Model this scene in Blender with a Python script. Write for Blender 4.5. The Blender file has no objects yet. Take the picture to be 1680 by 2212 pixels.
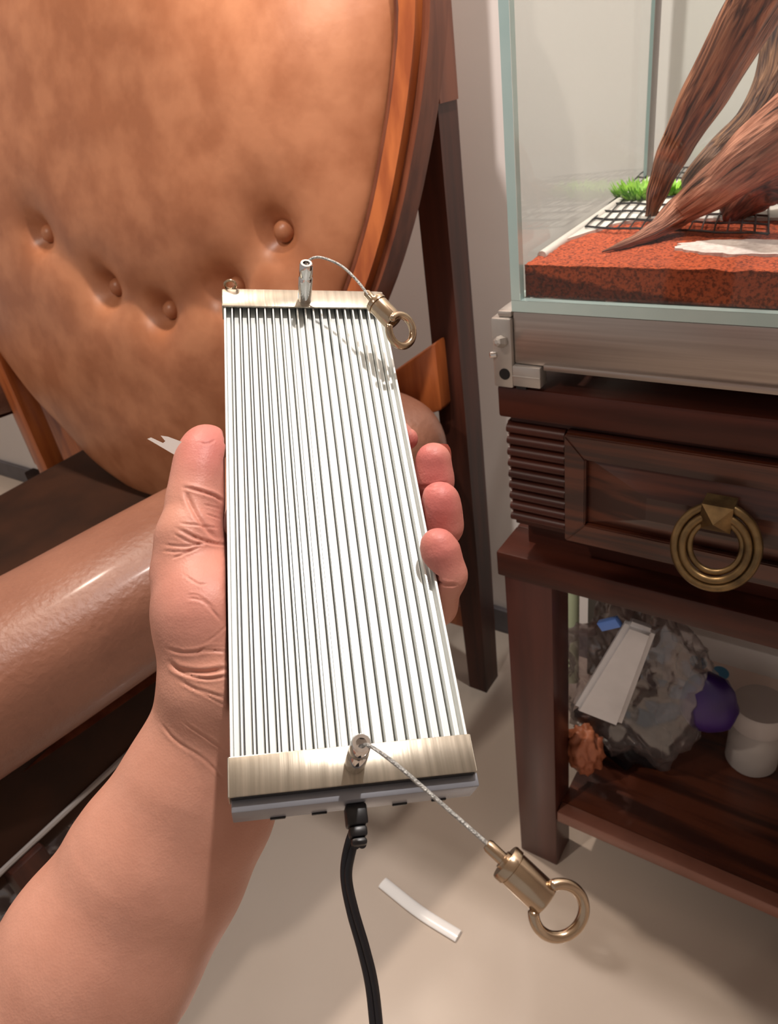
import bpy, bmesh, math, random
import numpy as np
from mathutils import Vector, Matrix, noise

# ------------------------------------------------------------------ camera
F = 1577.0
CX, CY = 840.0, 1104.0
CAMH = 1.05
R = np.array([[0.82929984, 0.19873634, -0.52226971],
              [0.54284204, -0.50830073, 0.66854535],
              [-0.13260582, -0.8379345, -0.52941615]])
CAM = np.array([0.0, 0.0, CAMH])
S = bpy.context.scene
cd = bpy.data.cameras.new('camera')
cam = bpy.data.objects.new('camera', cd)
S.collection.objects.link(cam)
m = Matrix.Identity(4)
for i in range(3):
    m[i][0] = R[i, 0]; m[i][1] = -R[i, 1]; m[i][2] = -R[i, 2]; m[i][3] = CAM[i]
cam.matrix_world = m
cd.sensor_fit = 'VERTICAL'; cd.sensor_height = 36.0; cd.sensor_width = 36.0 * 1680 / 2212
cd.lens = F / 2212 * 36.0
cd.clip_start = 0.02
cd.shift_x = 0.0; cd.shift_y = (CY - 1106) / 2212.0
cd.dof.use_dof = True
cd.dof.focus_distance = 0.36
cd.dof.aperture_fstop = cd.lens / 1.15
S.camera = cam

# ------------------------------------------------------------------ light
w = bpy.data.worlds.new('room_light'); S.world = w; w.use_nodes = True
bg = w.node_tree.nodes['Background']
bg.inputs[0].default_value = (1.0, 0.91, 0.86, 1); bg.inputs[1].default_value = 0.30
def lamp(name, loc, tgt, power, size, col, angle=None):
    l = bpy.data.lights.new(name, 'SPOT'); l.energy = power; l.color = col
    l.shadow_soft_size = size; l.spot_size = angle or math.radians(150); l.spot_blend = 0.6
    o = bpy.data.objects.new(name, l); S.collection.objects.link(o); o.location = loc
    o.rotation_euler = (Vector(tgt) - Vector(loc)).to_track_quat('-Z', 'Y').to_euler()
    return o
lamp('overhead_spot', (0.15, 0.70, 2.6), (-0.05, 0.45, 0), 88, 0.03, (1.0, 0.93, 0.88))
lamp('overhead_spot', (-1.05, 0.72, 2.6), (-0.8, 0.4, 0), 80, 0.04, (1.0, 0.85, 0.72))
lamp('overhead_spot', (-0.95, -1.0, 2.6), (-1.0, 0.45, 0.8), 68, 0.05, (1.0, 0.88, 0.77), math.radians(44))  # unseen fill spot, added to light the chair back and arm
lamp('wall_fill', (-0.35, -0.10, 2.6), (-0.35, 1.03, 1.32), 120, 0.04, (1.0, 0.92, 0.88), math.radians(44))  # unseen spot added to brighten the back wall
S.view_settings.view_transform = 'Standard'; S.view_settings.look = 'None'
S.view_settings.gamma = 1.0; S.view_settings.use_curve_mapping = False
S.view_settings.exposure = 0.22

# ------------------------------------------------------------------ helpers
def ray(x, y): return R @ np.array([(x - CX) / F, (y - CY) / F, 1.0])
def at(x, y, d): return Vector(CAM + ray(x, y) * d)          # point at camera depth d
def onX(x, y, X): r = ray(x, y); return Vector(CAM + r * X / r[0])
def onY(x, y, Y): r = ray(x, y); return Vector(CAM + r * Y / r[1])
def onZ(x, y, Z): r = ray(x, y); return Vector(CAM + r * (Z - CAMH) / r[2])

def link(o): S.collection.objects.link(o); return o
def tag(o, label=None, cat=None, group=None, kind=None):
    if label: o['label'] = label
    if cat: o['category'] = cat
    if group: o['group'] = group
    if kind: o['kind'] = kind
    return o
def empty(name, loc=(0, 0, 0), mat=None, **k):
    o = link(bpy.data.objects.new(name, None)); o.empty_display_size = 0.02
    if mat is not None: o.matrix_world = mat
    else: o.location = loc
    return tag(o, **k)
def finish(name, bm, mats, parent=None, smooth=True, inv=True, angle=40, **k):
    """bmesh built in world coordinates (or in the parent's local ones when inv=False)"""
    me = bpy.data.meshes.new(name)
    bmesh.ops.recalc_face_normals(bm, faces=bm.faces)
    bm.to_mesh(me); bm.free()
    if not isinstance(mats, (list, tuple)): mats = [mats]
    for mm in mats: me.materials.append(mm)
    o = link(bpy.data.objects.new(name, me))
    if smooth:
        me.shade_smooth()
        me.set_sharp_from_angle(angle=math.radians(angle))
    if parent is not None:
        o.parent = parent
        if inv:
            mw = parent.matrix_world if parent.type != 'EMPTY' else parent_mat(parent)
            o.matrix_parent_inverse = mw.inverted()
    return tag(o, **k)
def parent_mat(p):
    M = Matrix.Translation(p.location) @ p.rotation_euler.to_matrix().to_4x4()
    return M
def box(bm, a, b, bev=0.0, seg=2, M=None, mi=0):
    a = Vector(a); b = Vector(b)
    lo = Vector(map(min, a, b)); hi = Vector(map(max, a, b))
    nb = bmesh.new()
    bmesh.ops.create_cube(nb, size=1.0)
    for v in nb.verts:
        v.co = Vector(((v.co[i] + .5) * (hi[i] - lo[i]) + lo[i]) for i in range(3))
    if bev > 0: bmesh.ops.bevel(nb, geom=nb.edges[:], offset=bev, segments=seg, affect='EDGES', profile=0.5)
    for f in nb.faces: f.material_index = mi
    if M is not None: nb.transform(M)
    merge(bm, nb)
def merge(bm, nb):
    me = bpy.data.meshes.new('tmp'); nb.to_mesh(me); nb.free(); bm.from_mesh(me); bpy.data.meshes.remove(me)
def hexa(bm, P, bev=0.0, seg=2, mi=0):
    """eight corners: bottom four then top four (same order)"""
    nb = bmesh.new()
    vs = [nb.verts.new(p) for p in P]
    for f in ((3, 2, 1, 0), (4, 5, 6, 7), (0, 1, 5, 4), (1, 2, 6, 5), (2, 3, 7, 6), (3, 0, 4, 7)):
        nb.faces.new([vs[i] for i in f]).material_index = mi
    bmesh.ops.recalc_face_normals(nb, faces=nb.faces)
    if bev > 0: bmesh.ops.bevel(nb, geom=nb.edges[:], offset=bev, segments=seg, affect='EDGES', profile=0.5)
    merge(bm, nb)
def frames(pts):
    pts = [Vector(p) for p in pts]; T = []
    for i in range(len(pts)):
        T.append((pts[min(i + 1, len(pts) - 1)] - pts[max(i - 1, 0)]).normalized())
    n = T[0].orthogonal().normalized(); out = []
    for i, t in enumerate(T):
        n = (n - t * n.dot(t)).normalized(); out.append((pts[i], t, n, t.cross(n)))
    return out
def spline(pts, n):
    pts = [Vector(p) for p in pts]
    if len(pts) < 3: return [pts[0].lerp(pts[1], i / n) for i in range(n + 1)]
    P = [pts[0] * 2 - pts[1]] + pts + [pts[-1] * 2 - pts[-2]]; out = []
    for s in range(len(pts) - 1):
        a, b, c, d = P[s:s + 4]
        for k in range(n):
            t = k / n
            out.append(0.5 * ((2 * b) + (c - a) * t + (2 * a - 5 * b + 4 * c - d) * t * t + (3 * b - a - 3 * c + d) * t ** 3))
    out.append(pts[-1]); return out
def tube(bm, pts, rad, seg=16, cap=True, flat=1.0, fn=None, closed=False, n0=None, mi=0):
    fr = frames(pts); N = len(fr); rings = []
    if n0 is not None:
        n = Vector(n0); g = []
        for (p, t, _, _) in fr:
            n = (n - t * n.dot(t)).normalized(); g.append((p, t, n, t.cross(n)))
        fr = g
    for i, (p, t, a, b) in enumerate(fr):
        r = rad(i / (N - 1)) if callable(rad) else (rad[i] if isinstance(rad, (list, tuple)) else rad)
        ring = []
        for k in range(seg):
            th = 2 * math.pi * k / seg
            rr = r * (fn(i / (N - 1), th) if fn else 1)
            ring.append(bm.verts.new(p + a * (math.cos(th) * rr) + b * (math.sin(th) * rr * flat)))
        rings.append(ring)
    M = N if closed else N - 1
    for i in range(M):
        A, B_ = rings[i], rings[(i + 1) % N]
        for k in range(seg):
            bm.faces.new((A[k], A[(k + 1) % seg], B_[(k + 1) % seg], B_[k])).material_index = mi
    if cap and not closed:
        bm.faces.new(rings[0][::-1]).material_index = mi; bm.faces.new(rings[-1]).material_index = mi
def lathe(bm, prof, a, axis, seg=32, closed=False, mi=0):
    """prof: list of (r, h) along axis from point a"""
    a = Vector(a); ax = Vector(axis).normalized(); u = ax.orthogonal().normalized(); v = ax.cross(u); rings = []
    for r, h in prof:
        if r < 1e-7: rings.append([bm.verts.new(a + ax * h)])
        else: rings.append([bm.verts.new(a + ax * h + (u * math.cos(2 * math.pi * k / seg) + v * math.sin(2 * math.pi * k / seg)) * r) for k in range(seg)])
    n = len(rings)
    for i in range(n if closed else n - 1):
        A, B_ = rings[i], rings[(i + 1) % n]
        for k in range(seg):
            k2 = (k + 1) % seg
            if len(A) == 1 and len(B_) == 1: continue
            if len(A) == 1: f = (A[0], B_[k2], B_[k])
            elif len(B_) == 1: f = (A[k], A[k2], B_[0])
            else: f = (A[k], A[k2], B_[k2], B_[k])
            bm.faces.new(f).material_index = mi
    if not closed:
        if len(rings[0]) > 1: bm.faces.new(rings[0][::-1]).material_index = mi
        if len(rings[-1]) > 1: bm.faces.new(rings[-1]).material_index = mi
def prism(bm, poly, d, mi=0):
    """extrude a planar polygon (list of Vectors) by the vector d"""
    A = [bm.verts.new(p) for p in poly]; B_ = [bm.verts.new(Vector(p) + d) for p in poly]
    bm.faces.new(A).material_index = mi; bm.faces.new(B_[::-1]).material_index = mi
    for i in range(len(A)):
        j = (i + 1) % len(A); bm.faces.new((A[i], B_[i], B_[j], A[j])).material_index = mi

# ------------------------------------------------------------------ materials
def sl(c):
    return tuple((x / 255 / 12.92) if x / 255 <= .04045 else ((x / 255 + .055) / 1.055) ** 2.4 for x in c) + (1,)
def mat(name, col, rough=0.5, metal=0.0, col2=None, scale=20, stretch=(1, 1, 1), bump=0.0, bscale=None, detail=4,
        coat=0.0, sss=0.0, spec=0.5, alpha=None, lo=.35, hi=.65, bstretch=None, rvar=0.0):
    mt = bpy.data.materials.new(name); mt.use_nodes = True
    nt = mt.node_tree; b = nt.nodes['Principled BSDF']
    b.inputs['Base Color'].default_value = sl(col)
    b.inputs['Roughness'].default_value = rough; b.inputs['Metallic'].default_value = metal
    b.inputs['Coat Weight'].default_value = coat; b.inputs['Coat Roughness'].default_value = 0.12
    b.inputs['Specular IOR Level'].default_value = spec
    if sss:
        b.inputs['Subsurface Weight'].default_value = sss
        b.inputs['Subsurface Radius'].default_value = (1.0, 0.35, 0.2); b.inputs['Subsurface Scale'].default_value = 0.004
    tc = nt.nodes.new('ShaderNodeTexCoord')
    def ntex(sc, st, det):
        mp = nt.nodes.new('ShaderNodeMapping'); mp.inputs['Scale'].default_value = st
        nt.links.new(tc.outputs['Object'], mp.inputs[0])
        n = nt.nodes.new('ShaderNodeTexNoise'); n.inputs['Scale'].default_value = sc; n.inputs['Detail'].default_value = det
        nt.links.new(mp.outputs[0], n.inputs['Vector']); return n
    if col2 is not None:
        n = ntex(scale, stretch, detail)
        cr = nt.nodes.new('ShaderNodeValToRGB'); cr.color_ramp.elements[0].position = lo; cr.color_ramp.elements[1].position = hi
        cr.color_ramp.elements[0].color = sl(col2); cr.color_ramp.elements[1].color = sl(col)
        nt.links.new(n.outputs['Fac'], cr.inputs[0]); nt.links.new(cr.outputs[0], b.inputs['Base Color'])
        if rvar:
            mr = nt.nodes.new('ShaderNodeMapRange'); mr.inputs[3].default_value = rough - rvar; mr.inputs[4].default_value = rough + rvar
            nt.links.new(n.outputs['Fac'], mr.inputs[0]); nt.links.new(mr.outputs[0], b.inputs['Roughness'])
    if bump:
        n = ntex(bscale or scale, bstretch or stretch, 6)
        bp = nt.nodes.new('ShaderNodeBump'); bp.inputs['Strength'].default_value = bump; bp.inputs['Distance'].default_value = 0.002
        nt.links.new(n.outputs['Fac'], bp.inputs['Height']); nt.links.new(bp.outputs[0], b.inputs['Normal'])
    return mt
def thin_glass(name, col, spec_rough=0.0, fac=0.04, body=0.0, bodycol=(230, 230, 235)):
    mt = bpy.data.materials.new(name); mt.use_nodes = True; nt = mt.node_tree; nt.nodes.clear()
    out = nt.nodes.new('ShaderNodeOutputMaterial'); tr = nt.nodes.new('ShaderNodeBsdfTransparent'); tr.inputs[0].default_value = sl(col)
    gl = nt.nodes.new('ShaderNodeBsdfGlossy'); gl.inputs['Roughness'].default_value = spec_rough
    lw = nt.nodes.new('ShaderNodeLayerWeight'); lw.inputs[0].default_value = .5
    pw = nt.nodes.new('ShaderNodeMath'); pw.operation = 'POWER'; pw.inputs[1].default_value = 5
    ma = nt.nodes.new('ShaderNodeMath'); ma.operation = 'MULTIPLY_ADD'; ma.inputs[1].default_value = .6; ma.inputs[2].default_value = fac; ma.use_clamp = True
    nt.links.new(lw.outputs['Facing'], pw.inputs[0]); nt.links.new(pw.outputs[0], ma.inputs[0])
    mx = nt.nodes.new('ShaderNodeMixShader'); nt.links.new(ma.outputs[0], mx.inputs[0])
    nt.links.new(tr.outputs[0], mx.inputs[1]); nt.links.new(gl.outputs[0], mx.inputs[2])
    last = mx
    if body:
        df = nt.nodes.new('ShaderNodeBsdfDiffuse'); df.inputs[0].default_value = sl(bodycol)
        m2 = nt.nodes.new('ShaderNodeMixShader'); m2.inputs[0].default_value = body
        nt.links.new(mx.outputs[0], m2.inputs[1]); nt.links.new(df.outputs[0], m2.inputs[2]); last = m2
    nt.links.new(last.outputs[0], out.inputs[0]); return mt

MT = {}
MT['wall'] = mat('wall_paint', (224, 216, 210), 0.8, col2=(219, 211, 205), scale=3)
MT['floor'] = mat('floor_tile', (204, 190, 177), 0.13, col2=(192, 177, 163), scale=2.2, detail=3)
MT['base'] = mat('baseboard_dark', (92, 88, 92), 0.4, col2=(80, 76, 80))
MT['leather'] = mat('tan_leather', (186, 124, 88), 0.40, col2=(165, 104, 70), scale=17, detail=5, bump=0.25, bscale=45, spec=0.5, lo=.38, hi=.62, rvar=.05)
MT['armleather'] = mat('arm_leather', (144, 98, 78), 0.42, col2=(128, 84, 66), scale=12, bump=0.5, bscale=140, coat=0.06, lo=.3, hi=.7)
MT['darkleather'] = mat('dark_leather', (56, 31, 17), 0.8, col2=(40, 22, 12), scale=10, spec=.2)
MT['chairwood'] = mat('orange_wood', (176, 98, 50), 0.3, col2=(140, 70, 34), scale=9, stretch=(6, 6, .6), coat=0.15)
MT['redwood'] = mat('red_brown_wood', (118, 66, 44), 0.4, col2=(90, 46, 30), scale=9, stretch=(7, 7, .5), coat=0.1, spec=.3)
MT['darkwood'] = mat('dark_post_wood', (74, 38, 27), 0.45, col2=(50, 25, 18), scale=9, stretch=(7, 7, .5), coat=0.05, spec=.3)
MT['cabwood'] = mat('mahogany', (78, 37, 26), 0.4, col2=(58, 26, 18), scale=7, stretch=(.8, 7, 9), coat=0.05, spec=.3)
MT['cabgrain'] = mat('mahogany_grain', (92, 46, 28), 0.38, col2=(54, 25, 16), scale=5, stretch=(.7, 7, 16), coat=0.3, lo=.42, hi=.55)
MT['legwood'] = mat('mahogany_leg', (84, 42, 34), 0.35, col2=(66, 31, 25), scale=6, stretch=(8, 8, .6))
MT['steel'] = mat('brushed_steel', (188, 176, 168), 0.34, 0.85, col2=(168, 156, 148), scale=9, stretch=(.5, 4, 26), bump=0.05, lo=.3, hi=.7)
MT['steelplain'] = mat('cast_alloy', (190, 184, 178), 0.38, 0.6, col2=(180, 174, 168))
MT['chrome'] = mat('chrome', (225, 222, 220), 0.08, 1.0)
MT['black'] = mat('black_plastic', (22, 21, 24), 0.35, col2=(18, 17, 20))
MT['cable'] = mat('black_cable', (24, 22, 30), 0.42)
MT['champ'] = mat('champagne_metal', (196, 187, 172), 0.30, 0.85, col2=(160, 152, 138), scale=22, stretch=(14, .35, 1), bump=0.06, lo=.3, hi=.7)
MT['brass'] = mat('nickel_brass', (206, 184, 158), 0.2, 1.0, col2=(184, 160, 134), scale=40)
MT['antique'] = mat('antique_brass', (150, 122, 82), 0.36, 0.85, col2=(96, 78, 54), scale=60, lo=.3, hi=.7)
MT['silver'] = mat('white_aluminium', (240, 244, 243), 0.42, 0.1, col2=(234, 238, 237), scale=40, stretch=(9, .3, 1), lo=.3, hi=.7)
MT['finm'] = mat('fin_aluminium', (224, 228, 226), 0.3, 0.45)
MT['greybody'] = mat('grey_housing', (142, 144, 152), 0.4, 0.35, col2=(130, 132, 140), scale=30)
MT['darkgrey'] = mat('dark_housing', (70, 66, 68), 0.5)
MT['wire'] = mat('steel_wire', (206, 208, 206), 0.35, 0.7, col2=(150, 150, 148), scale=900, bump=.6, bscale=1600)
MT['pane'] = thin_glass('tank_glass', (250, 252, 251))
MT['glassedge'] = mat('glass_edge', (206, 226, 222), 0.12, col2=(178, 206, 204), scale=6, stretch=(1, 1, 1), coat=.6)
MT['silicone'] = mat('silicone', (150, 142, 138), 0.4)
MT['soil'] = mat('red_soil', (190, 84, 46), 0.95, col2=(120, 48, 24), scale=420, detail=10, bump=1.0, bscale=500, lo=.38, hi=.55)
MT['plate'] = mat('white_base', (222, 216, 208), 0.4, col2=(206, 198, 190))
MT['net'] = mat('black_net', (30, 26, 28), 0.4)
MT['sand'] = mat('white_sand', (226, 212, 206), 0.8, col2=(204, 186, 180), scale=220, bump=.6, bscale=300)
MT['bark'] = mat('driftwood', (150, 100, 78), 0.6, col2=(66, 38, 30), scale=26, stretch=(1, 1, 1), bump=0.8, bscale=90, detail=8, lo=.34, hi=.62)
MT['barkdark'] = mat('driftwood_dark', (96, 62, 48), 0.45, col2=(40, 26, 24), scale=30, bump=0.6, bscale=80, lo=.4, hi=.66)
MT['moss'] = mat('green_moss', (150, 200, 50), 0.6, col2=(92, 146, 30), scale=90)
MT['paper'] = mat('torn_white', (226, 216, 210), 0.35, sss=0.0)
MT['bag'] = thin_glass('clear_bag', (234, 228, 228), 0.16, fac=.16, body=0.10, bodycol=(196, 184, 182))
MT['white'] = mat('white_plastic', (196, 186, 178), 0.5, col2=(186, 176, 168))
MT['packet'] = mat('white_packet', (214, 210, 210), 0.4, col2=(196, 192, 192), scale=14, bump=.4, bscale=20)
MT['blue'] = mat('blue_print', (88, 146, 180), 0.5)
MT['bluetape'] = mat('blue_tape', (96, 136, 214), 0.5)
MT['purple'] = mat('purple_wrap', (66, 34, 112), 0.4, col2=(46, 22, 84), scale=9)
MT['green'] = mat('pale_green', (196, 208, 172), 0.5)
MT['greybox'] = mat('grey_box', (96, 90, 84), 0.6)
MT['orange'] = mat('orange_wrap', (180, 110, 76), 0.5, col2=(150, 84, 56), scale=20)
MT['nail'] = mat('fingernail', (220, 160, 146), 0.25, coat=.4)
MT['carton'] = mat('pale_carton', (240, 216, 200), 0.7)

# skin: colour attribute 'tint' (0 tan forearm, 1 red fingertip)
def skin():
    mt = mat('skin', (214, 150, 122), 0.46, sss=0.06, spec=0.4)
    nt = mt.node_tree; b = nt.nodes['Principled BSDF']
    at_ = nt.nodes.new('ShaderNodeAttribute'); at_.attribute_name = 'tint'
    cr = nt.nodes.new('ShaderNodeValToRGB'); e = cr.color_ramp.elements
    e[0].color = sl((212, 158, 134)); e[1].color = sl((208, 120, 114)); e.new(0.5).color = sl((211, 144, 129))
    nt.links.new(at_.outputs['Fac'], cr.inputs[0])
    tc = nt.nodes.new('ShaderNodeTexCoord'); n = nt.nodes.new('ShaderNodeTexNoise'); n.inputs['Scale'].default_value = 38; n.inputs['Detail'].default_value = 5
    nt.links.new(tc.outputs['Object'], n.inputs['Vector'])
    mx = nt.nodes.new('ShaderNodeMix'); mx.data_type = 'RGBA'; mx.blend_type = 'MULTIPLY'
    c2 = nt.nodes.new('ShaderNodeValToRGB'); c2.color_ramp.elements[0].position = .3; c2.color_ramp.elements[1].position = .7
    c2.color_ramp.elements[0].color = (.88, .84, .82, 1); c2.color_ramp.elements[1].color = (1, 1, 1, 1)
    nt.links.new(n.outputs['Fac'], c2.inputs[0]); mx.inputs[0].default_value = 1
    nt.links.new(cr.outputs[0], mx.inputs[6]); nt.links.new(c2.outputs[0], mx.inputs[7]); nt.links.new(mx.outputs[2], b.inputs['Base Color'])
    n2 = nt.nodes.new('ShaderNodeTexVoronoi'); n2.inputs['Scale'].default_value = 900
    n3 = nt.nodes.new('ShaderNodeTexNoise'); n3.inputs['Scale'].default_value = 160; n3.inputs['Detail'].default_value = 6
    nt.links.new(tc.outputs['Object'], n2.inputs['Vector']); nt.links.new(tc.outputs['Object'], n3.inputs['Vector'])
    ad = nt.nodes.new('ShaderNodeMath'); ad.operation = 'MULTIPLY_ADD'; ad.inputs[1].default_value = .25
    nt.links.new(n2.outputs['Distance'], ad.inputs[0]); nt.links.new(n3.outputs['Fac'], ad.inputs[2])
    bp = nt.nodes.new('ShaderNodeBump'); bp.inputs['Strength'].default_value = .35; bp.inputs['Distance'].default_value = .0008
    nt.links.new(ad.outputs[0], bp.inputs['Height']); nt.links.new(bp.outputs[0], b.inputs['Normal'])
    return mt
MT['skin'] = skin()

# ------------------------------------------------------------------ setting
YW = 1.03
bm = bmesh.new(); box(bm, (-4, -2.5, -0.05), (2.5, YW, 0))
finish('floor', bm, MT['floor'], smooth=False, kind='structure')
bm = bmesh.new(); box(bm, (-4, YW, -0.05), (2.5, YW + .1, 2.7))
finish('wall_back', bm, MT['wall'], smooth=False, kind='structure')
bm = bmesh.new(); box(bm, (-4, YW - .012, 0), (2.5, YW, .06), .002)
finish('baseboard_back', bm, MT['base'], smooth=False, kind='structure')

bm = bmesh.new(); box(bm, (-4, -2.5, 2.7), (2.5, YW + .1, 2.8))
finish('ceiling', bm, mat('ceiling_paint', (225, 220, 212), .9), smooth=False, kind='structure')
bm = bmesh.new(); box(bm, (2.5, -2.5, -.05), (2.6, YW + .1, 2.7))
finish('wall_right', bm, MT['wall'], smooth=False, kind='structure')

# ------------------------------------------------------------------ wooden stand and cabinet
YF = 0.589
XL = -0.319; XR = 0.36
ZS = 0.563
st = empty('wooden_stand', (0.02, .8, 0), label='dark brown wooden stand with square legs and low shelf under the drawer cabinet', cat='stand')
bm = bmesh.new(); box(bm, (XL, YF, .530), (XR, YF + .055, ZS), .002); finish('front_rail', bm, MT['cabwood'], st)
bm = bmesh.new(); box(bm, (XL, YW - .08, .530), (XR, YW - .025, ZS), .002); finish('back_rail', bm, MT['cabwood'], st)
for x in (XL, XR - .05):
    bm = bmesh.new(); box(bm, (x, YF + .0552, .530), (x + .05, YW - .0802, ZS - .0003), .002); finish('side_rail', bm, MT['cabwood'], st)
bm = bmesh.new(); box(bm, (XL + .0502, YF + .0552, .535), (XR - .0502, YW - .0802, ZS - .002)); finish('top_panel', bm, MT['cabwood'], st)
for x in (XL + .006, XR - .064):
    for y in (YF + .004, YW - .085):
        bm = bmesh.new(); box(bm, (x, y, 0), (x + .058, y + .05, .5298), .0025); finish('leg', bm, MT['legwood'], st)
bm = bmesh.new(); box(bm, (XL + .0642, YF + .006, .106), (XR - .0642, YF + .026, .127), .002)
finish('shelf_rail', bm, mat('shelf_edge', (140, 92, 76), .35, col2=(120, 76, 62), scale=8), st)
bm = bmesh.new(); box(bm, (XL + .0642, YF + .0262, .108), (XR - .0642, YW - .09, .1265)); finish('shelf', bm, MT['cabgrain'], st)

cb = empty('drawer_cabinet', (0.02, .8, ZS), label='dark mahogany cabinet with reeded pilaster and framed drawer below the glass tank', cat='cabinet')
CL = -0.2975
bm = bmesh.new(); box(bm, (-.3055, YF - .001, .732), (XR, YW - .02, .765), .003); finish('top_slab', bm, MT['cabwood'], cb)
bm = bmesh.new(); box(bm, (CL + .004, YF + .032, ZS), (XR - .01, YW - .03, .603)); finish('plinth', bm, MT['cabwood'], cb)
bm = bmesh.new(); box(bm, (CL, YF + .010, .601), (XR - .008, YW - .03, .7318), .001); finish('carcass', bm, MT['cabwood'], cb)
# reeded pilaster
z0, z1, n = .607, .7245, 9
x1 = onY(1216, 1000, YF).x
for i in range(n):
    zc = z0 + (i + .5) * (z1 - z0) / n; h = (z1 - z0) / n
    prof = []
    for k in range(9):
        a = math.pi * k / 8
        prof.append((-.0085 * math.sin(a), -math.cos(a) * h * .46))
    bm = bmesh.new()
    poly = [Vector((CL - .002, YF + .0102 + a, zc + b)) for a, b in prof] 
    prism(bm, poly, Vector((x1 - CL + .002, 0, 0)))
    finish('reed', bm, MT['cabwood'], cb)
# side reeds show as a scalloped outline
for i in range(n):
    zc = z0 + (i + .5) * (z1 - z0) / n; h = (z1 - z0) / n
    bm = bmesh.new(); box(bm, (CL - .005, YF + .0105, zc - h * .42), (CL - .0002, YW - .04, zc + h * .42), .0024, 3); finish('side_reed', bm, MT['cabwood'], cb)
# drawer
dx0 = x1 + .003; dx1 = 0.10; dz0, dz1 = .604, .7255
dy = YF - .002
dr = finish('drawer', (lambda b: (box(b, (dx0, YF + .002, dz0), (dx1, YF + .0098, dz1), .001), b)[1])(bmesh.new()), MT['cabwood'], cb)
fw = .021
def member(a, b, c, d):
    bm_ = bmesh.new(); P = [Vector((p[0], YF + .0018, p[1])) for p in (a, b, c, d)]
    prism(bm_, P, Vector((0, -.007, 0)))
    bmesh.ops.bevel(bm_, geom=bm_.edges[:], offset=.0012, segments=2, affect='EDGES')
    finish('frame_member', bm_, MT['cabgrain'], dr, inv=True)
ix0, ix1, iz0, iz1 = dx0 + fw, dx1 - fw, dz0 + .024, dz1 - .024
member((dx0, dz0), (ix0, iz0), (ix0, iz1), (dx0, dz1))
member((dx1, dz0), (dx1, dz1), (ix1, iz1), (ix1, iz0))
member((dx0, dz1), (ix0, iz1), (ix1, iz1), (dx1, dz1))
member((dx0, dz0), (dx1, dz0), (ix1, iz0), (ix0, iz0))
bm = bmesh.new()
zc = (iz0 + iz1) / 2; e = .060
V = [bm.verts.new(p) for p in ((ix0, YF + .0016, iz0), (ix1, YF + .0016, iz0), (ix1, YF + .0016, iz1), (ix0, YF + .0016, iz1),
     (ix0 + e, YF - .011, zc - .012), (ix1 - e, YF - .011, zc - .012), (ix1 - e, YF - .011, zc + .012), (ix0 + e, YF - .011, zc + .012),
     (ix0, YF + .0019, iz0), (ix1, YF + .0019, iz0), (ix1, YF + .0019, iz1), (ix0, YF + .0019, iz1))]
for f in ((0, 1, 5, 4), (1, 2, 6, 5), (2, 3, 7, 6), (3, 0, 4, 7), (4, 5, 6, 7), (8, 9, 10, 11), (0, 8, 9, 1), (1, 9, 10, 2), (2, 10, 11, 3), (3, 11, 8, 0)):
    bm.faces.new([V[i] for i in f])
finish('raised_panel', bm, MT['cabgrain'], dr, smooth=False)
# ring pull
rc = onY(1553, 1168, YF - .020); rt = onY(1552, 1108, YF - .02)
kp = bmesh.new(); q = .0125
V = [kp.verts.new(p) for p in ((rt.x - q, YF - .0112, rt.z - q), (rt.x + q, YF - .0112, rt.z - q), (rt.x + q, YF - .0112, rt.z + q), (rt.x - q, YF - .0112, rt.z + q),
     (rt.x - q, YF - .030, rt.z - q), (rt.x + q, YF - .030, rt.z - q), (rt.x + q, YF - .030, rt.z + q), (rt.x - q, YF - .030, rt.z + q), (rt.x, YF - .040, rt.z))]
for f in ((3, 2, 1, 0), (0, 1, 5, 4), (1, 2, 6, 5), (2, 3, 7, 6), (3, 0, 4, 7), (4, 5, 8), (5, 6, 8), (6, 7, 8), (7, 4, 8)): kp.faces.new([V[i] for i in f])
finish('pyramid_knob', kp, MT['antique'], dr, smooth=False)
kr = bmesh.new()
Rr = .0330
for (rr, r0, yo) in ((Rr, .0040, 0), (Rr - .0068, .0034, -.002), (Rr - .0120, .0028, .001)):
    pts = []
    for k in range(64):
        a = 2 * math.pi * k / 64
        pts.append(Vector((rc.x + rr * math.cos(a), YF - .022 + yo - (Rr - rr * math.sin(a)) * .42, rc.z + .004 + rr * math.sin(a))))
    tube(kr, pts, r0, 10, closed=True)
finish('ring_handle', kr, MT['antique'], dr, smooth=True, angle=80)

# ------------------------------------------------------------------ steel rack
sk = empty('steel_rack', (0, .78, .765), label='brushed steel rack frame with a cast corner bracket carrying the glass tank', cat='rack')
TL = -.2865
bm = bmesh.new()
box(bm, (TL + .0005, YF, .789), (XR, YF + .022, .8385), .002)
box(bm, (TL + .03, YF - .003, .786), (XR, YF + .012, .792), .0012)
finish('front_beam', bm, MT['steel'], sk)
bm = bmesh.new(); box(bm, (TL + .0005, YF + .0222, .789), (TL + .022, YW - .06, .8385), .002); finish('side_beam', bm, MT['steel'], sk)
bm = bmesh.new(); box(bm, (TL + .0222, YW - .08, .789), (XR, YW - .06, .8385), .002); finish('back_beam', bm, MT['steel'], sk)
bm = bmesh.new()
bL = onY(1063, 700, YF).x
box(bm, (bL, YF - .004, .7652), (TL, YF + .035, .833), .0025)
box(bm, (TL - .0005, YF - .004, .768), (TL + .0275, YF + .012, .7885), .0015)
box(bm, (bL + .006, YF - .001, .833), (TL, YF + .03, .839), .002)
box(bm, (TL - .0005, YF - .0048, .7778), (TL + .0275, YF - .0035, .779), .0002)
br = finish('corner_bracket', bm, MT['steelplain'], sk)
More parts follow.
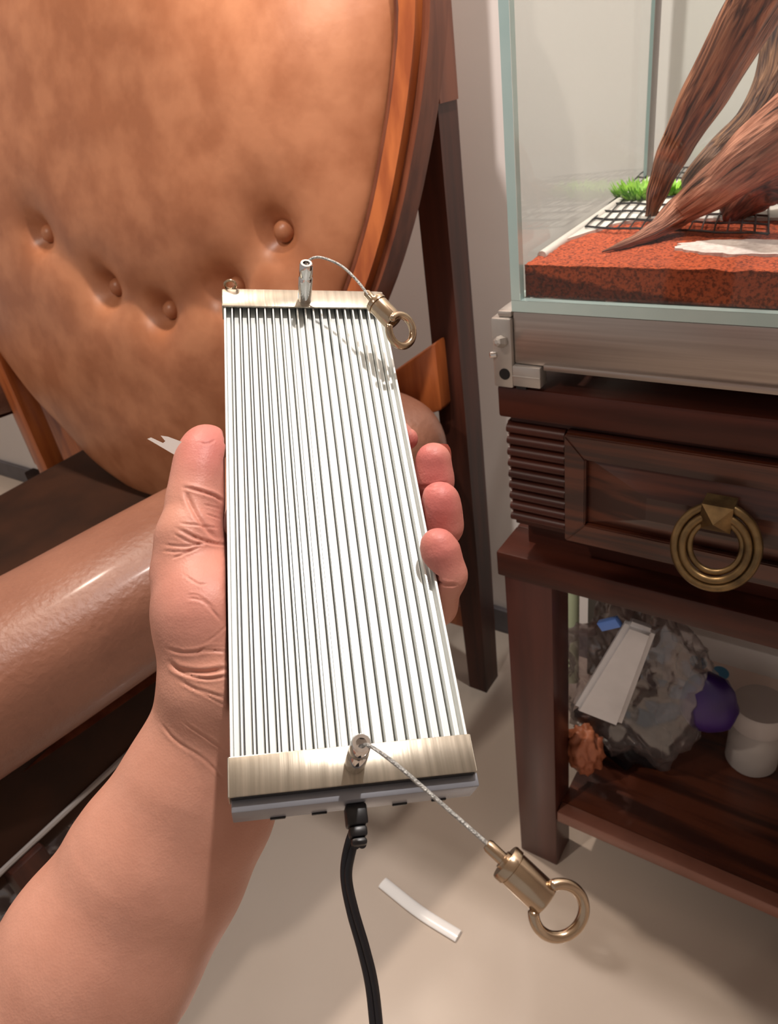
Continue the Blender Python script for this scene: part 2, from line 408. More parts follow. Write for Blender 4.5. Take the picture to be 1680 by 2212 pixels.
bm = bmesh.new(); c = onY(1090, 808, YF - .004); lathe(bm, [(.0055, -.0002), (.0055, .0006)], c, (0, -1, 0), 24); finish('hole', bm, MT['black'], br)
bm = bmesh.new(); c = onY(1087, 738, YF - .004); lathe(bm, [(.0055, 0), (.006, .003), (.0045, .009), (.002, .010), (0, .010)], c, (-.3, -1, .3), 6); finish('screw_knob', bm, MT['steelplain'], br, smooth=False)
bm = bmesh.new(); c = onY(1066, 766, YF - .004); lathe(bm, [(.003, -.002), (.003, .003), (.0015, .004), (0, .004)], c, (-1, -.6, 0), 16); finish('screw', bm, MT['chrome'], br)
bm = bmesh.new(); box(bm, (TL + .002, YF - .002, .765), (TL + .012, YF + .01, .7682)); finish('rubber_foot', bm, MT['black'], sk)
bm = bmesh.new(); box(bm, (TL + .03, YF + .10, .765), (XR, YW - .1, .7888)); finish('base_tray', bm, MT['black'], sk)

# ------------------------------------------------------------------ glass tank
ZG = .8386; GT = .0085; ZT = 1.20; YB = .962; TR = XR
tk = empty('glass_tank', (0, .78, ZG), label='clear glass terrarium tank with pale green edges holding driftwood and red soil', cat='tank')
def pane(name, a, b, faces_axis):
    """glass slab: faces across the given axis are clear, the narrow edges show the green edge material"""
    bm_ = bmesh.new(); box(bm_, a, b)
    for f in bm_.faces:
        f.normal_update(); nn = f.normal
        f.material_index = 0 if abs(nn[faces_axis]) > .5 else 1
    return finish(name, bm_, [MT['pane'], MT['glassedge']], tk, smooth=False)
pane('bottom_pane', (TL, YF, ZG), (TR, YB, ZG + .010), 2)
pane('front_pane', (TL + GT + .0003, YF, ZG + .0102), (TR, YF + GT, ZT), 1)
pane('left_pane', (TL, YF, ZG + .0102), (TL + GT, YB, ZT), 0)
pane('back_pane', (TL + GT + .0003, YB - GT, ZG + .0102), (TR, YB, ZT), 1)
bm = bmesh.new(); tube(bm, [(TL + GT + .0025, YB - GT - .0035, ZG + .012), (TL + GT + .0025, YB - GT - .0035, ZT)], .0034, 10); finish('silicone_joint', bm, MT['silicone'], tk)
bm = bmesh.new(); tube(bm, [(TL + GT + .0045, YF + GT + .03, ZG + .0385), (TL + GT + .0045, YB - GT - .006, ZG + .0405)], .0045, 10)
finish('silicone_bead', bm, MT['plate'], tk)

# soil
random.seed(3)
GX0 = TL + GT + .001; GY0 = YF + GT + .0006; GY1 = YB - GT - .001
def soil_top(x, y):
    t = (y - GY0) / (GY1 - GY0)
    return ZG + .0385 - .003 * max(0, x + .15) + .0016 * noise.noise(Vector((x * 60, y * 60, 0))) + .0010 * noise.noise(Vector((x * 190, y * 190, 5)))
bm = bmesh.new(); nx, ny = 170, 90; g = {}
for i in range(nx + 1):
    for j in range(ny + 1):
        x = GX0 + (TR - .02 - GX0) * i / nx; y = GY0 + (.79 - GY0) * j / ny
        g[i, j] = bm.verts.new((x, y, soil_top(x, y)))
for i in range(nx):
    for j in range(ny): bm.faces.new((g[i, j], g[i + 1, j], g[i + 1, j + 1], g[i, j + 1]))
nz = 22; h = {}
for i in range(nx + 1):
    for k in range(nz + 1):
        x = GX0 + (TR - .02 - GX0) * i / nx; top = g[i, 0].co.z
        if k == 0: h[i, k] = g[i, 0]
        else:
            zz = top + (ZG + .0105 - top) * k / nz
            h[i, k] = bm.verts.new((x, GY0 + .0009 * (1 + noise.noise(Vector((x * 260, zz * 260, 2)))), zz))
for i in range(nx):
    for k in range(nz): bm.faces.new((h[i, k], h[i, k + 1], h[i + 1, k + 1], h[i + 1, k]))
so = finish('red_soil', bm, MT['soil'], smooth=True, angle=180, kind='stuff', label='layer of crumbly red brown soil along the front of the glass tank', cat='soil')
# darker wedge in the soil: its own material by position
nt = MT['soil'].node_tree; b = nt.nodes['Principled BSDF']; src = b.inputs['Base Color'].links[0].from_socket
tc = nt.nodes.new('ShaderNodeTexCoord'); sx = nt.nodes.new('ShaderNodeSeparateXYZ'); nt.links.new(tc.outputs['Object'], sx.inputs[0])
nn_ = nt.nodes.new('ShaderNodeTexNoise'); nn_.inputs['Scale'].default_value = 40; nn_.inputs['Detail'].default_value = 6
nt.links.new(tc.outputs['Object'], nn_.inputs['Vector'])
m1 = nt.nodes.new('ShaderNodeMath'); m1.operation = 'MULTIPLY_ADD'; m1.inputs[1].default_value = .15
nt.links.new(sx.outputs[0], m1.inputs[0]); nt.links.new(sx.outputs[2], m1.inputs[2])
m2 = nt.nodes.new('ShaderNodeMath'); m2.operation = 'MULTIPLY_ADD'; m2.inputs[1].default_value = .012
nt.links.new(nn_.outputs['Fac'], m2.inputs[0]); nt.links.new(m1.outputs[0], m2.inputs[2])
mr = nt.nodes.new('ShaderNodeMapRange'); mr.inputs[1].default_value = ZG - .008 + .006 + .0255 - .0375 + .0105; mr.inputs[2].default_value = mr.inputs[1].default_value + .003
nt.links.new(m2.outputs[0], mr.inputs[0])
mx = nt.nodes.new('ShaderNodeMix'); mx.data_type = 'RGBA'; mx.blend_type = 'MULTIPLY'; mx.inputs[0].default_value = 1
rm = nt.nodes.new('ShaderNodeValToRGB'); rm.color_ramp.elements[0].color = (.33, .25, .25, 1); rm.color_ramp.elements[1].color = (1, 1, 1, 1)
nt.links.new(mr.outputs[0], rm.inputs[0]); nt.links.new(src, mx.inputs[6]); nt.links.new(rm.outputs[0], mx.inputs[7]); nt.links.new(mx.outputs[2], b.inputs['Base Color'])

# white base board, net and sand
zb = ZG + .0375
bm = bmesh.new()
P = [Vector((GX0 + .003, GY1, zb + .0005)), Vector((TR - .03, GY1, zb + .0005))]
random.seed(5)
for i in range(40):
    x = TR - .03 - (TR - .03 - GX0 - .003) * i / 39
    P.append(Vector((x, .752 + .006 * noise.noise(Vector((x * 45, 1, 0))) + .003 * random.random() - (.10 * max(0, (-.235 - x)) / .045 if x < -.235 else 0), zb + .0005)))
prism(bm, P, Vector((0, 0, .003)))
bb = finish('base_board', bm, MT['plate'], smooth=False, label='white board lying on the tank floor behind the red soil under the black net', cat='board')
zn = zb + .0052
def quadpt(a, b, c, d, u, v): return (a.lerp(b, u)).lerp(d.lerp(c, u), v)
nets = []
def net(px, nu, nv, label):
    a, b, c, d = [onZ(x, y, zn) for x, y in px]
    bm_ = bmesh.new()
    for i in range(nu + 1):
        p = [quadpt(a, b, c, d, i / nu, v / 12) + Vector((.0008 * noise.noise(Vector((i * 3., v * .5, 1))), 0, .0006 * math.sin(v * 2.1 + i))) for v in range(13)]
        tube(bm_, p, .00085, 5)
    for j in range(nv + 1):
        p = [quadpt(a, b, c, d, u / 12, j / nv) + Vector((0, .0008 * noise.noise(Vector((j * 3., u * .5, 7))), .0006 * math.cos(u * 1.7 + j))) for u in range(13)]
        tube(bm_, p, .0011, 5)
    return finish('plastic_net', bm_, MT['net'], label=label, cat='net', kind='stuff')
net([(1264, 490), (1660, 505), (1660, 362), (1400, 360)], 15, 9, 'black plastic square mesh net lying on the white board in the tank')
bm = bmesh.new(); cs = onZ(1620, 530, zb + .004); P = []
for k in range(60):
    a = 2 * math.pi * k / 60; r = 1 + .18 * noise.noise(Vector((math.cos(a) * 4, math.sin(a) * 4, 3))) + .05 * random.random()
    P.append(Vector((cs.x + .056 * r * math.cos(a), cs.y + .022 * r * math.sin(a), ZG + .0372)))
prism(bm, P, Vector((0, 0, .0035)))
finish('white_sand', bm, MT['sand'], smooth=False, kind='stuff', label='patch of white sand on the red soil at the right of the tank', cat='sand')

# driftwood
def ridge(seed, amp=.16, f=5):
    def fn(t, th):
        v = 1 + amp * noise.noise(Vector((math.cos(th) * 1.3 + seed, math.sin(th) * 1.3, t * f * .35)))
        v += amp * .55 * noise.noise(Vector((math.cos(th) * 5 + seed, math.sin(th) * 5, t * f * .6)))
        v += amp * .38 * -abs(noise.noise(Vector((math.cos(th) * 11 + seed, math.sin(th) * 11, t * f * .9))))
        return v
    return fn
def wood_mat(name, c1, c2, c3, seed):
    mt = mat(name, c1, .55, spec=.4); nt = mt.node_tree; b = nt.nodes['Principled BSDF']
    a = nt.nodes.new('ShaderNodeTexCoord')
    mp = nt.nodes.new('ShaderNodeMapping'); mp.inputs['Scale'].default_value = (34, 2.2, 1); mp.inputs['Location'].default_value = (seed, seed, 0)
    nt.links.new(a.outputs['UV'], mp.inputs[0])
    n = nt.nodes.new('ShaderNodeTexNoise'); n.inputs['Scale'].default_value = 1.0; n.inputs['Detail'].default_value = 8; n.inputs['Distortion'].default_value = .6
    nt.links.new(mp.outputs[0], n.inputs['Vector'])
    cr = nt.nodes.new('ShaderNodeValToRGB'); e = cr.color_ramp.elements
    e[0].position = .30; e[0].color = sl(c3); e[1].position = .64; e[1].color = sl(c1); e.new(.42).color = sl(c2)
    nt.links.new(n.outputs['Fac'], cr.inputs[0]); nt.links.new(cr.outputs[0], b.inputs['Base Color'])
    bp = nt.nodes.new('ShaderNodeBump'); bp.inputs['Strength'].default_value = 1; bp.inputs['Distance'].default_value = .004
    nt.links.new(n.outputs['Fac'], bp.inputs['Height']); nt.links.new(bp.outputs[0], b.inputs['Normal']); return mt
def branch_bm(bm, P, rr, seed, amp=.16, f=5, seg=40, flat=1.0, n=14):
    pts = spline(P, n); N = len(pts)
    uvl = bm.loops.layers.uv.get('UVMap') or bm.loops.layers.uv.new('UVMap')
    start = len(bm.faces)
    def rad(t):
        x = t * (len(rr) - 1); i = min(int(x), len(rr) - 2); q = x - i; q = q * q * (3 - 2 * q)
        return rr[i] * (1 - q) + rr[i + 1] * q
    tube(bm, pts, rad, seg, fn=ridge(seed, amp, f), flat=flat)
    bm.faces.ensure_lookup_table()
    for fi in range(start, len(bm.faces)):
        fc = bm.faces[fi]; k = fi - start
        if len(fc.loops) != 4: continue
        i = k // seg; j = k % seg
        for lp, (di, dj) in zip(fc.loops, ((0, 0), (0, 1), (1, 1), (1, 0))):
            lp[uvl].uv = ((j + dj) / seg, (i + di) / N * 3)
zs = ZG + .040
wm1 = wood_mat('driftwood_a', (190, 130, 96), (112, 68, 50), (30, 18, 16), 1)
wm2 = wood_mat('driftwood_b', (204, 142, 116), (138, 86, 66), (36, 20, 16), 4)
bm = bmesh.new(); b0 = onZ(1404, 468, zs)
branch_bm(bm, [b0, onY(1425, 400, b0.y - .004), onY(1462, 315, b0.y - .01), onY(1530, 190, b0.y - .03), onY(1618, 30, b0.y - .05), onY(1672, -70, b0.y - .06)],
          [.0055, .011, .016, .021, .024, .026], 1.3, .2, 4, flat=.8)
finish('driftwood_branch', bm, wm1, smooth=True, angle=180, label='tall driftwood branch rising steeply from the net to the top right of the tank', cat='driftwood')
bm = bmesh.new(); t0 = onZ(1300, 544, zs); 
branch_bm(bm, [t0, onZ(1355, 525, zs + .003), onZ(1410, 500, zs + .007), onZ(1470, 455, zs + .018) + Vector((0, -.004, 0)), onY(1560, 390, .70), onY(1640, 325, .69), onY(1730, 262, .68), onY(1800, 200, .67)],
          [.001, .0045, .0095, .016, .023, .028, .030, .032], 7.7, .22, 5, flat=.8)
finish('driftwood_branch', bm, wm2, smooth=True, angle=180, label='thick reddish driftwood root tapering to a point on the red soil', cat='driftwood')
bm = bmesh.new(); c0 = onZ(1495, 425, zs)
branch_bm(bm, [c0 + Vector((0, .02, 0)), onY(1500, 385, .80), onY(1560, 318, .805), onY(1620, 262, .81), onY(1668, 170, .82), onY(1690, 60, .83)],
          [.009, .012, .014, .016, .017, .018], 3.1, .22, 4, flat=.9)
finish('driftwood_branch', bm, wood_mat('driftwood_c', (150, 112, 84), (78, 54, 46), (36, 26, 26), 8), smooth=True, angle=180, label='dark driftwood branch behind the root, turning pale tan at its upper end', cat='driftwood')
bm = bmesh.new()
branch_bm(bm, [onZ(1585, 470, zs - .002), onZ(1600, 440, zs + .012), onY(1650, 400, .76), onY(1720, 370, .76)], [.010, .016, .02, .024], 9.9, .45, 6, seg=32)
finish('driftwood_branch', bm, wood_mat('driftwood_d', (170, 100, 76), (90, 54, 44), (34, 24, 24), 12), smooth=True, angle=180, label='short knotty driftwood stump under the root at the right of the tank', cat='driftwood')
# moss: many small leaves, one clump each
def clump(cx, cy, n, sx_, sy_, label, seed):
    random.seed(seed); bm_ = bmesh.new(); c = onZ(cx, cy, zs)
    for i in range(n):
        a = random.uniform(0, 2 * math.pi); r = random.random() ** .5
        p = c + Vector((sx_ * r * math.cos(a), sy_ * r * math.sin(a), .0))
        ln = random.uniform(.010, .021); d = Vector((math.cos(a) * .8, math.sin(a) * .8, random.uniform(.4, 1.3))).normalized()
        s = d.cross(Vector((0, 0, 1))).normalized() * .0018
        v = [bm_.verts.new(q) for q in (p - s * .4, p + s * .4, p + d * ln * .5 + s, p + d * ln * .5 - s, p + d * ln)]
        bm_.faces.new((v[0], v[1], v[2], v[3])); bm_.faces.new((v[3], v[2], v[4]))
    return finish('moss_clump', bm_, MT['moss'], smooth=False, kind='stuff', label=label, cat='moss')
clump(1385, 425, 420, .026, .024, 'bright green moss clump on the net left of the tall branch', 1)
clump(1452, 418, 170, .013, .022, 'small bright green moss clump on the net right of the tall branch', 2)

# ------------------------------------------------------------------ things on the shelf under the cabinet
ZH = .127
def blob(bm, c, rad, seed, amp=.2, f=3, sub=4, M=None, square=0):
    nb = bmesh.new(); bmesh.ops.create_icosphere(nb, subdivisions=sub, radius=1)
    for v in nb.verts:
        p = v.co.copy()
        k = 1 + amp * (noise.noise(p * f + Vector((seed, 0, 0))) + .5 * -abs(noise.noise(p * f * 2.2 + Vector((0, seed, 0)))) + .25 * noise.noise(p * f * 5 + Vector((0, 0, seed))))
        v.co = Vector((p.x * rad[0], p.y * rad[1], p.z * rad[2])) * k
    if M is not None: nb.transform(M)
    nb.transform(Matrix.Translation(c)); merge(bm, nb)
bc = onY(1375, 1580, .73)
bm = bmesh.new(); blob(bm, (bc.x - .008, .735, ZH + .150), (.098, .07, .135), 4.2, .30, 2.3, 5)
finish('plastic_bag', bm, MT['bag'], angle=180, label='crumpled clear plastic bag stuffed with odds and ends on the low shelf', cat='bag')
bm = bmesh.new(); blob(bm, onY(1345, 1585, .73), (.07, .03, .055), 9, .3, 3)
finish('dark_pouch', bm, MT['black'], angle=180, label='black crumpled pouch inside the clear plastic bag', cat='pouch')
bm = bmesh.new(); A_ = onY(1368, 1328, .640); B2 = onY(1272, 1526, .632)
ax = (B2 - A_); side = Vector((1, .2, 0)); n_ = ax.normalized().cross(side).normalized(); side = n_.cross(ax.normalized()).normalized() * .03
pts = [A_ - side * .2, A_ + side * .9, B2 + side * 1.4, B2 - side * .6]
nb = bmesh.new(); prism(nb, pts, n_ * .018); bmesh.ops.bevel(nb, geom=nb.edges[:], offset=.006, segments=3, affect='EDGES'); merge(bm, nb)
pk = finish('white_packet', bm, MT['packet'], angle=60, label='long white packet leaning upright at the left side of the plastic bag', cat='packet')
bm = bmesh.new(); bl = A_.lerp(B2, .12); box(bm, (-.014, -.004, -.006), (.012, .004, .006), .001, M=Matrix.Translation(bl - side * .62 + Vector((0, -.004, 0))) @ Matrix.Rotation(-.6, 4, 'Y')); finish('blue_tape', bm, MT['bluetape'], pk, label='blue tape')
bm = bmesh.new(); blob(bm, onY(1262, 1620, .65), (.026, .018, .045), 2, .35, 3); finish('orange_wrapper', bm, MT['orange'], angle=180, label='crumpled orange brown wrapper at the lower left of the plastic bag', cat='wrapper')
bm = bmesh.new(); blob(bm, onY(1530, 1520, .72), (.036, .024, .050), 6, .12, 1.6, 3); finish('purple_pouch', bm, MT['purple'], angle=30, label='dark purple pouch between the plastic bag and the white jar', cat='pouch')
# jar
jb = onY(1624, 1622, .80); jr = .035; jz = ZH
jt = empty('white_jar', (jb.x, .80, jz), label='white plastic jar with a wide lid beside the purple pouch', cat='jar')
hz = onY(1612, 1556, .80).z - jz
bm = bmesh.new(); lathe(bm, [(jr * .85, 0), (jr * .97, .006), (jr * .97, hz - .012), (jr * .86, hz - .004), (jr * .86, hz + .008)], (jb.x, .80, jz), (0, 0, 1), 32); finish('body', bm, MT['white'], jt)
bm = bmesh.new(); lathe(bm, [(jr * 1.06, hz + .008), (jr * 1.08, hz + .012), (jr * 1.08, hz + .034), (jr * 1.0, hz + .040), (0, hz + .041)], (jb.x, .80, jz), (0, 0, 1), 32); finish('lid', bm, mat('lid_plastic', (206, 194, 186), .45), jt)
# carton
c1 = onY(1480, 1400, .90); c2_ = onY(1640, 1545, .90)
bt = empty('carton', (0.03, .94, ZH), label='pale carton with blue blob print standing at the back of the low shelf', cat='box')
bm = bmesh.new(); box(bm, (c1.x - .03, .90, ZH), (.25, .94, onY(1600, 1440, .90).z), .002); finish('box_body', bm, MT['carton'], bt)
zt = onY(1600, 1440, .90).z
bm = bmesh.new(); box(bm, (c1.x - .034, .893, zt + .0003), (.255, .942, zt + .045), .003); finish('box_lid', bm, mat('lid_white', (246, 238, 230), .6), bt)
for (x, y, r) in ((1508, 1432, .013), (1556, 1455, .012)):
    c = onY(x, y, .90); bm = bmesh.new(); P = []
    for k in range(24):
        a = 2 * math.pi * k / 24; rr = r * (1 + .18 * math.sin(a) ** 3 + .06 * math.sin(3 * a)); P.append(Vector((c.x + rr * math.cos(a), .8999, c.z + rr * 1.1 * math.sin(a))))
    prism(bm, P, Vector((0, -.0006, 0))); finish('blue_print', bm, MT['blue'], bt, smooth=False)
g1 = onY(1238, 1400, .84)
bm = bmesh.new(); lathe(bm, [(.011, 0), (.011, .40)], (g1.x - .002, .84, ZH), (0, 0, 1), 20); finish('wall_strip_tube', bm, MT['green'], label='pale green tube put in for the strip of light wall seen behind the front leg', cat='tube')  # tube added in place of a pale strip of wall seen through the stand
bm = bmesh.new(); box(bm, (g1.x + .015, .86, ZH), (g1.x + .085, .92, .50), .003); finish('grey_box', bm, MT['greybox'], label='tall grey box standing beside the pale green tube', cat='box')

# ------------------------------------------------------------------ armchair
ch = empty('armchair', (-.95, .75, 0), label='wooden armchair with a buttoned tan leather back and padded leather arms', cat='armchair')
PO = Vector((0, .66, .42)); VV = Vector((0, .20, 1)).normalized(); UU = Vector((1, 0, 0)); NN = UU.cross(VV)   # NN faces the viewer (-Y)
if NN.y > 0: NN = -NN
def onB(x, y, off=0):
    r = Vector(ray(x, y)); o = PO + NN * off; c = Vector(CAM)
    return c + r * ((o - c).dot(NN) / r.dot(NN))
def uv(p): return ((p - PO).dot(UU), (p - PO).dot(VV))
outl = [(838, 33), (822, 200), (798, 350), (766, 500), (728, 620), (690, 720), (640, 830), (575, 950), (490, 1050), (400, 1098), (300, 1083), (200, 1012), (115, 925), (33, 832),
        (-60, 700), (-120, 520), (-150, 300), (-140, 100), (-100, -100), (0, -250), (200, -350), (420, -380), (640, -320), (780, -190), (830, -80)]
ctr = onB(370, 380)
op = []
for q in outl:
    p = onB(*q, .02) ; op.append(uv(p))
cu, cv = uv(ctr)
angs = np.array([math.atan2(v - cv, u - cu) for u, v in op]); rads = np.array([math.hypot(v - cv, u - cu) for u, v in op])
od = np.argsort(angs); angs = angs[od]; rads = rads[od]
def rho(th):
    th = (th + math.pi) % (2 * math.pi) - math.pi
    return float(np.interp(th, angs, rads, period=2 * math.pi))
NA = 220
rhos = np.array([rho(-math.pi + 2 * math.pi * k / NA) for k in range(NA)])
for _ in range(6): rhos = (np.roll(rhos, 1) + rhos * 2 + np.roll(rhos, -1)) / 4
btn_px = [(98, 505), (238, 622), (355, 672), (497, 622), (603, 500)]
btn = []
for x, y in btn_px:
    off = .03
    for _ in range(5):
        bu, bv = uv(onB(x, y, off)); s_ = math.hypot(bu - cu, bv - cv) / rho(math.atan2(bv - cv, bu - cu))
        off = .062 * max(0, 1 - s_ ** 3.2) ** .62 - .024
    btn.append((bu, bv))
def bheight(u, v, s):
    h = .062 * max(0, 1 - s ** 3.2) ** .62
    for bu, bv in btn:
        d2 = (u - bu) ** 2 + (v - bv) ** 2
        h -= .024 * math.exp(-d2 / .022 ** 2) + .012 * math.exp(-d2 / .06 ** 2)
    for (a, b_) in zip(btn[:-1], btn[1:]):
        ax_, ay = b_[0] - a[0], b_[1] - a[1]; t = max(0, min(1, ((u - a[0]) * ax_ + (v - a[1]) * ay) / (ax_ ** 2 + ay ** 2)))
        d = math.hypot(u - a[0] - ax_ * t, v - a[1] - ay * t); h -= .006 * math.exp(-(d / .03) ** 2)
    h += .004 * noise.noise(Vector((u * 7, v * 7, 0)))
    return h
bm = bmesh.new(); NRg = 90; rings = []
cvt = bm.verts.new(PO + UU * cu + VV * cv + NN * bheight(cu, cv, 0))
for i in range(1, NRg + 1):
    s = (i / NRg) ** .85; ring = []
    for k in range(NA):
        th = -math.pi + 2 * math.pi * k / NA; u = cu + rhos[k] * s * math.cos(th); v = cv + rhos[k] * s * math.sin(th)
        ring.append(bm.verts.new(PO + UU * u + VV * v + NN * bheight(u, v, s)))
    rings.append(ring)
for off, sc in ((-.02, 1.0), (-.035, .97)):
    ring = []
    for k in range(NA):
        th = -math.pi + 2 * math.pi * k / NA; ring.append(bm.verts.new(PO + UU * (cu + rhos[k] * sc * math.cos(th)) + VV * (cv + rhos[k] * sc * math.sin(th)) + NN * off))
    rings.append(ring)
for k in range(NA): bm.faces.new((cvt, rings[0][k], rings[0][(k + 1) % NA]))
for a, b_ in zip(rings[:-1], rings[1:]):
    for k in range(NA): bm.faces.new((a[k], b_[k], b_[(k + 1) % NA], a[(k + 1) % NA]))
bm.faces.new(rings[-1])
bk = finish('backrest', bm, MT['leather'], ch, angle=70)
for (bu, bv) in btn:
    h = bheight(bu, bv, math.hypot(bu - cu, bv - cv) / rho(math.atan2(bv - cv, bu - cu))); bm = bmesh.new(); c = PO + UU * bu + VV * bv + NN * (h + .003)
    lathe(bm, [(.0105, 0), (.0140, .004), (.0140, .009), (.011, .0155), (.0055, .019), (0, .020)], c, NN, 24); finish('button', bm, MT['leather'], bk)
# piping and wooden rim around the sides and top
def rimline(s, off, k0, k1, step=2):
    out = []
    for k in range(k0, k1 + 1, step):
        kk = k % NA; th = -math.pi + 2 * math.pi * kk / NA; r = rhos[kk] + s
        out.append(PO + UU * (cu + r * math.cos(th)) + VV * (cv + r * math.sin(th)) + NN * off)
    return out
kof = lambda deg: int(round((deg + 180) / 360 * NA))
bm = bmesh.new(); tube(bm, rimline(.006, .006, kof(-52), kof(192)), .0055, 10); finish('piping', bm, MT['redwood'], bk, angle=80)
def rimbar(s0, s1, o0, o1, name, mt_, bev=.004):
    L = [rimline(s, o, kof(-52), kof(192)) for s, o in ((s0, o0), (s1, o0), (s1, o1), (s0, o1))]
    bm_ = bmesh.new(); vs = [[bm_.verts.new(p) for p in l] for l in L]; n_ = len(L[0])
    for i in range(n_ - 1):
        for a in range(4): bm_.faces.new((vs[a][i], vs[a][i + 1], vs[(a + 1) % 4][i + 1], vs[(a + 1) % 4][i]))
    bm_.faces.new([vs[a][0] for a in range(4)]); bm_.faces.new([vs[a][-1] for a in range(3, -1, -1)])
    ed = [e_ for e_ in bm_.edges if abs(e_.calc_face_angle(0)) > .8]
    bmesh.ops.bevel(bm_, geom=ed, offset=bev, segments=2, affect='EDGES')
    return finish(name, bm_, mt_, ch, angle=50)
rimbar(.012, .034, -.02, .016, 'wooden_rim', MT['chairwood'])
rimbar(.002, .0118, -.03, -.004, 'inner_groove', MT['darkwood'], .001)
rimbar(.0342, .044, -.035, .002, 'outer_rim', MT['redwood'], .003)
# rear posts
pb = onZ(1045, 1472, 0.0)
PY = pb.y; 
def post(xa, ya, dirx):
    bm_ = bmesh.new()
    zs_ = [0, .3, .6, .9, 1.25]
    for mir in (0,):
        P0 = []
        pts = [Vector((xa, ya + .0, z)) for z in zs_]
    wv = [.036, .044, .045, .042, .044]
    vs = []
    for z, w_ in zip(zs_, wv):
        vs.append([bm_.verts.new((xa + dx * w_ / 2, ya + dy_ * .048 / 2, z)) for dx, dy_ in ((-1, -1), (1, -1), (1, 1), (-1, 1))])
    for a, b_ in zip(vs[:-1], vs[1:]):
        for k in range(4): bm_.faces.new((a[k], a[(k + 1) % 4], b_[(k + 1) % 4], b_[k]))
    bm_.faces.new(vs[0][::-1]); bm_.faces.new(vs[-1])
    ed = [e_ for e_ in bm_.edges if abs(e_.calc_face_angle(0)) > .8]
    bmesh.ops.bevel(bm_, geom=ed, offset=.008, segments=3, affect='EDGES')
    return finish('rear_post', bm_, MT['darkwood'], ch, angle=50)
px_ = onY(945, 700, PY).x
post(pb.x, PY, 1)
LX = 2 * cu - pb.x
post(LX, PY, -1)
for sgn, xx in ((1, pb.x), (-1, LX)):
    # web joining the post top to the rim, with the rounded slot below it
    pt = onY(930, 118, PY)
    bm = bmesh.new(); z_ = pt.z; P = []
    xi = xx - sgn * .16; xo = xx + sgn * .026
    P = [Vector((xo, PY - .026, 1.30)), Vector((xo, PY - .026, z_ - .05)), Vector((xx - sgn * .020, PY - .026, z_ - .03))]
    for k in range(9):
        a = math.pi * k / 8; P.append(Vector((xx - sgn * (.030 - .012 * math.cos(a)), PY - .026, z_ + .014 * math.sin(a) - .004)))
    P += [Vector((xx - sgn * .055, PY - .026, z_ - .03)), Vector((xi + sgn * .09, PY - .026, z_ + .01)), Vector((xi, PY - .026, 1.30))]
    prism(bm, P, Vector((0, .045, 0))); finish('post_web', bm, MT['redwood'], ch, smooth=False)
# arm pads
def arm(dx):
    c_far = at(905, 930, 1.10) + Vector((dx, 0, 0)); c_near = at(20, 1440, .76) + Vector((dx, 0, 0)); d = c_near - c_far
    P = [c_far, c_far + d * .3 + Vector((0, 0, .004)), c_far + d * .65 + Vector((0, 0, .006)), c_near, c_near + d * .35]
    pts = spline(P, 14); N = len(pts); bm_ = bmesh.new()
    def rad(t):
        e0 = min(1, t / .10); e1 = min(1, (1 - t) / .08)
        return (.098 + .008 * max(0, 1 - t * 3)) * math.sqrt(max(.02, 1 - (1 - e0) ** 2)) * math.sqrt(max(.02, 1 - (1 - e1) ** 2)) * (1 - .08 * math.sin(t * 3))
    def fn(t, th): return (abs(math.cos(th)) ** 2.6 + abs(math.sin(th)) ** 2.6) ** (-1 / 2.6) * (1 + .02 * noise.noise(Vector((math.cos(th) * 2, math.sin(th) * 2, t * 5))))
    tube(bm_, pts, rad, 48, flat=.86, fn=fn, n0=(1, 0, 0))
    a_ = finish('arm_pad', bm_, MT['armleather'], ch, angle=70)
    bm_ = bmesh.new(); lo_ = [p + Vector((.0, 0, -.088)) for p in pts[4:-4]]
    tube(bm_, lo_, .05, 4, flat=.3, n0=(1, 0, 0)); finish('arm_rail', bm_, MT['redwood'], ch, smooth=False)
    return c_far, c_near
cf, cn = arm(0)
arm(LX - pb.x - .34)
for sgn, xx, q in ((1, pb.x, 0), (-1, LX, 0)):
    zt_ = onY(960, 735, PY - .03).z; bm = bmesh.new()
    x_in = xx - sgn * .135
    hexa(bm, [Vector(p) for p in ((x_in, PY - .05, zt_ - .16), (xx, PY - .05, zt_ - .10), (xx, PY - .012, zt_ - .10), (x_in, PY - .012, zt_ - .16),
                                   (x_in, PY - .05, zt_ - .085), (xx, PY - .05, zt_ + .004), (xx, PY - .012, zt_ + .004), (x_in, PY - .012, zt_ - .085))], .006)
    finish('arm_block', bm, MT['chairwood'], ch)
# rails and legs
zl = onY(1000, 1297, PY).z
bm = bmesh.new(); box(bm, (LX + .02, PY - .018, zl - .05), (pb.x - .015, PY + .018, zl), .004); finish('low_stretcher', bm, MT['chairwood'], ch)
bm = bmesh.new(); box(bm, (LX - .01, .06, .34), (LX + .03, PY - .03, .40), .004); finish('side_rail', bm, MT['chairwood'], ch)
